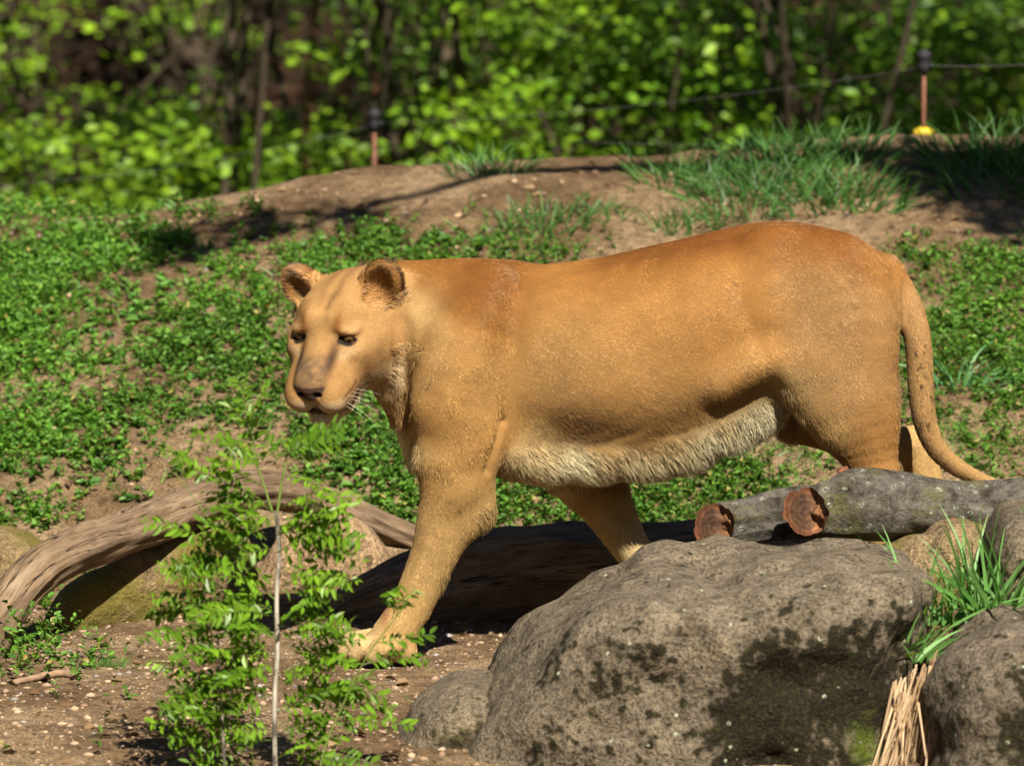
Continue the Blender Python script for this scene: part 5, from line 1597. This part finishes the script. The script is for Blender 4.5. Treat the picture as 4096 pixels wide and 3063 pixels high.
shrub("shrub", 2500, 8.2, .9, .9, 2.2, 110, 36, .055, "deep shaded bush filling the slope behind the dense bushes", *DG, seed=13, deep=.8)
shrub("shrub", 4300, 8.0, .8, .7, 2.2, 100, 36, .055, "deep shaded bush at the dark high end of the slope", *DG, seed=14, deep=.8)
shrub("shrub", -700, 6.6, .8, .1, 1.4, 80, 36, .055, "wide pale bush trailing past the low end of the bank", *LG, seed=15)
shrub("shrub", 4900, 7.0, .8, .5, 1.8, 80, 36, .055, "wide green bush beyond the high end of the crest", *MG, seed=16)
# tall trees whose crowns hang above: they shade the slope
for i, (px, Y, w_, z0, z1, nc, lab) in enumerate(((900, 5.9, .75, 1.75, 3.3, 120, "slender tree arching over the bare brown slope"), (1650, 6.3, .55, 1.75, 3.0, 80, "narrow tree above the leaning grey trunk"),
                                                  (3300, 6.0, .60, 1.70, 3.0, 90, "tree shading the tall dark bush under the wire"), (4250, 5.8, .6, 1.65, 3.2, 90, "broad tree shading the dark high end of the slope"))):
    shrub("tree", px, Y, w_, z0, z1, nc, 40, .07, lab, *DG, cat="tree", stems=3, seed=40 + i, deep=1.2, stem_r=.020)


def stem(name, rows, r0, r1, mat, label, cat="stem", seed=0, n=20):
    rows = [(a, b, far(y)) for a, b, y in rows]; r0, r1 = r0 * 1.25, r1 * 1.25
    pth = PXY(rows); base = pth[0].copy(); base[2] = float(ground_z(base[0], base[1]))
    pth = [base + np.array((0, 0, -.05))] + pth[0 if rows[0][1] < 700 else 1:]
    V, F, gr, D = tube(spline(np.array(pth) - base, n), np.linspace(r0, r1, n), 9)
    V = V + D * (r0 * .25 * fbm(V, 9, 2, seed))[:, None]
    o = mesh_obj(name, V, F, mat)
    at = o.data.attributes.new("grain", 'FLOAT_VECTOR', 'POINT'); at.data.foreach_set("vector", gr.astype(np.float32).ravel())
    o.location = base
    return tag(o, label, cat)


stem("bare_stem", [(1218, 690, 6.6), (1228, 520, 6.6), (1240, 300, 6.6), (1255, 120, 6.6), (1262, -60, 6.6)], .020, .014, M_REDSTEM, "straight reddish brown upright stem, thickest of the bare stems", seed=1)
stem("bare_stem", [(1400, 690, 6.8), (1395, 520, 6.8), (1372, 330, 6.8), (1340, 120, 6.8)], .016, .010, M_REDSTEM, "thin reddish stem leaning beside the thickest bare stem", seed=2)
stem("bare_stem", [(1495, 420, 6.9), (1500, 250, 6.9), (1515, 20, 6.9), (1520, -80, 6.9)], .016, .012, M_REDSTEM, "reddish bare stem rising behind the black-capped rod", seed=3)
stem("leaning_trunk", [(1500, 640, 7.1), (1590, 520, 7.1), (1680, 400, 7.1), (1770, 260, 7.1), (1830, 90, 7.1), (1850, -80, 7.1)], .040, .030, M_TRUNK, "pale grey leaning trunk behind the bare stems", "trunk", 4)
stem("bare_stem", [(1150, 680, 7.2), (1180, 560, 7.2), (1120, 330, 7.2), (1080, 150, 7.2), (1070, -40, 7.2)], .022, .014, M_TRUNK, "grey crooked stem bending away from the reddish stems", seed=5)
stem("bare_stem", [(860, 700, 7.9), (790, 180, 7.9), (800, 80, 7.9), (840, -20, 7.9)], .024, .016, M_TRUNK, "curved pale grey stem against the bare brown slope", seed=6)
stem("bare_stem", [(620, 700, 7.6), (300, 440, 7.4), (180, 380, 7.3), (0, 310, 7.2), (-200, 260, 7.2)], .016, .010, M_TRUNK, "low slanting branch-like stem over the bright bushes", seed=7)
stem("bare_stem", [(2280, 640, 7.3), (2275, 420, 7.3), (2270, 280, 7.3), (2285, 100, 7.3)], .032, .026, M_TRUNK, "short brown trunk glimpsed inside the large dense bush", seed=8)
stem("bare_stem", [(1700, 660, 7.6), (1690, 420, 7.6), (1560, 180, 7.6), (1400, 20, 7.6)], .014, .008, M_TRUNK, "thin dark twig-like stem crossing the leaning trunk", seed=9)
stem("leaning_trunk", [(2150, 600, 8.2), (2080, 240, 8.2), (1990, 60, 8.2), (1930, -80, 8.2)], .04, .034, M_TRUNK, "dark trunk leaning the other way above the loose bush", "trunk", 10)
for i, (rows, r) in enumerate((([(150, 800, 6.9), (90, 500, 6.9), (40, 250, 6.9), (0, 60, 6.9)], .014), ([(980, 700, 7.4), (1000, 420, 7.4), (930, 260, 7.4), (900, 100, 7.4)], .010), ([(1330, 690, 7.0), (1310, 480, 7.0), (1420, 280, 7.0), (1440, 60, 7.0)], .011),
                               ([(1620, 680, 7.0), (1560, 560, 7.0), (1440, 470, 7.0), (1250, 380, 7.0)], .010), ([(560, 700, 8.0), (520, 280, 8.0), (430, 120, 8.0), (330, 20, 8.0)], .014))):
    stem("bare_stem", rows, r, r * .6, M_TRUNK, ("thin grey stem among the pale leaves at the low end", "thin crooked stem at the edge of the bare brown slope", "slender grey stem threading between reddish stems",
                                              "fine slanting twig-like stem low behind the black-capped rod", "grey arching stem in front of the bare brown slope")[i], seed=20 + i)


# ---- electric fence
def metal(name, c, rough=.6):
    m, nt, b = new_mat(name)
    n = noise(nt, 60, 4, .6, objcoord(nt))
    nt.links.new(ramp(nt, n, [(.3, tuple(.6 * x for x in c)), (.7, tuple(1.25 * x for x in c))]), b.inputs["Base Color"])
    b.inputs["Roughness"].default_value = rough
    return m


M_RUST, M_BLACK, M_YEL, M_WIRE = metal("rusty_rod", (.16, .062, .035), .75), metal("black_plastic", (.012, .012, .018), .75), metal("yellow_plastic", (.55, .42, .02), .5), metal("grey_wire", (.09, .085, .085), .5)


def lathe(prof, seg=20):
    V, F = [], []
    for r, z in prof:
        for k in range(seg):
            a = 2 * math.pi * k / seg; V.append((r * math.cos(a), r * math.sin(a), z))
    for i in range(len(prof) - 1):
        for k in range(seg):
            F.append((i * seg + k, i * seg + (k + 1) % seg, (i + 1) * seg + (k + 1) % seg, (i + 1) * seg + k))
    F.append(tuple(range(seg))[::-1]); F.append(tuple(range((len(prof) - 1) * seg, len(prof) * seg)))
    return V, F


def fence_post(px, top_y, Y, label, yellow):
    t = P(px, top_y, Y); gz = float(ground_z(t[0], Y)); root = empty("fence_post", (t[0], Y, gz)); H_ = t[2] - gz
    V, F = lathe([(.0075, -.06), (.0075, H_ - .05)], 12); mesh_obj("rod", V, F, M_RUST, root)
    V, F = lathe([(.006, H_ - .070), (.019, H_ - .066), (.021, H_ - .045), (.017, H_ - .030), (.023, H_ - .024), (.024, H_ - .010), (.017, H_), (.004, H_ + .006)], 18); cap_ = mesh_obj("insulator_cap", V, F, M_BLACK, root)
    V, F = lathe([(.004, H_ - .052), (.009, H_ - .052), (.009, H_ - .040), (.004, H_ - .040)], 12)
    V = [(x + .022, y - .012, z) for x, y, z in V]; mesh_obj("wire_clip", V, F, M_BLACK, cap_)
    if yellow:
        zb = P(px, 556, Y)[2] - gz
        V, F = lathe([(.010, zb), (.028, zb + .004), (.034, zb + .016), (.032, zb + .028), (.018, zb + .036), (.009, zb + .038)], 18); mesh_obj("base_insulator", V, F, M_YEL, root)
    tag(root, label, "fence post", group=None)
    return np.array((t[0] + .022, Y - .012, t[2] - .046))


A_ = fence_post(3697, 205, 3.75, "rusty fence rod with black cap and yellow base insulator", True)
B_ = fence_post(1497, 440, 5.0, "rusty fence rod with black cap, lacking a yellow base", False)


def wire(a, b, sag, label):
    a, b = np.asarray(a), np.asarray(b); t = np.linspace(0, 1, 24)[:, None]
    V, F, _, _ = tube(a * (1 - t) + b * t - np.array((0, 0, 1)) * sag * 4 * t * (1 - t) - a, np.full(24, .0011), 6)
    o = mesh_obj("fence_wire", V, F, M_WIRE); o.location = a
    tag(o, label, "wire")


wire(A_, B_, .03, "thin grey fence wire running between the two black-capped rods")
wire(A_, P(4700, 190, 3.6), .02, "thin grey fence wire running on past the shaded crest grass")
wire(B_, P(-400, 760, 6.0), .05, "thin fence wire sloping down past the bright bushes")
wire(P(3697, 545, 3.74), P(2300, 565, 4.6), .02, "low fence wire just above the crest behind the tall grass")


# ---- a tree beside the path, out of the picture, whose boughs drop shade on the crest
def shade_point(px, py, t):
    return G(px, py) + np.array(to_sun) * t


def overhanging_tree():
    global rng
    keep_rng = rng; rng = np.random.default_rng(77)
    base = np.array((4.3, 1.2, float(ground_z(4.3, 1.2))))
    root = empty("overhanging_tree", base)
    V, F, gr, D = tube(spline([np.array((0, 0, -.1)), np.array((-.1, 0, 1.5)), np.array((-.3, -.1, 3.0)), np.array((-.5, -.3, 4.6))], 24), np.linspace(.16, .07, 24), 14)
    mesh_obj("trunk", V, F, M_TRUNK, root)
    boughs = [[np.array((-.3, -.1, 3.0)) + base, shade_point(3950, 680, 4.2), shade_point(3700, 640, 4.0)],
              [np.array((-.35, -.15, 3.3)) + base, shade_point(2300, 675, 4.8), shade_point(1900, 712, 4.8), shade_point(480, 1110, 4.8)]]
    for i, b in enumerate(boughs):
        V, F, gr, D = tube(spline(np.array(b) - base, 40), np.linspace(.045, .012 if i == 0 else .010, 40), 8)
        mesh_obj("bough", V, F, M_TRUNK, root)
    cs = []
    for x, y, sx, sy, k in ((3960, 690, 150, 60, 34), (3720, 660, 90, 40, 8), (4080, 820, 90, 70, 14), (3850, 760, 90, 40, 8)):
        for _ in range(k):
            cs.append(shade_point(rng.normal(x, sx), min(max(rng.normal(y, sy), 610), 980), rng.uniform(3.8, 4.6)) - base)
    for x, y, k in ((1000, 900, 5), (700, 985, 6), (1400, 860, 4)):
        for _ in range(k): cs.append(shade_point(rng.normal(x, 60), rng.normal(y, 10), 4.8) - base)
    for _ in range(40): cs.append(np.array((rng.normal(-.2, .7), rng.normal(-.3, .8), rng.uniform(3.4, 5.4))))
    cs = np.array(cs); per = 30; n = len(cs) * per
    o_ = np.repeat(cs, per, 0) + rng.normal(0, .055, (n, 3))
    ln = .06 * rng.uniform(.6, 1.2, n)
    V, Q = leaves(o_, rand_dirs(n, -.6, .4), unit(rand_dirs(n, .2, 1)), ln, ln * .6, .1, .2)
    mesh_obj("crown", V, Q, M_LEAF, root, smooth=False, cols=np.repeat(np.clip(tints(n, *MG), 0, 1), 6, 0))
    rng = keep_rng
    tag(root, "tree overhanging the high end of the bank and shading the crest grass", "tree")


overhanging_tree()

build_lioness(0.0055, 330000)
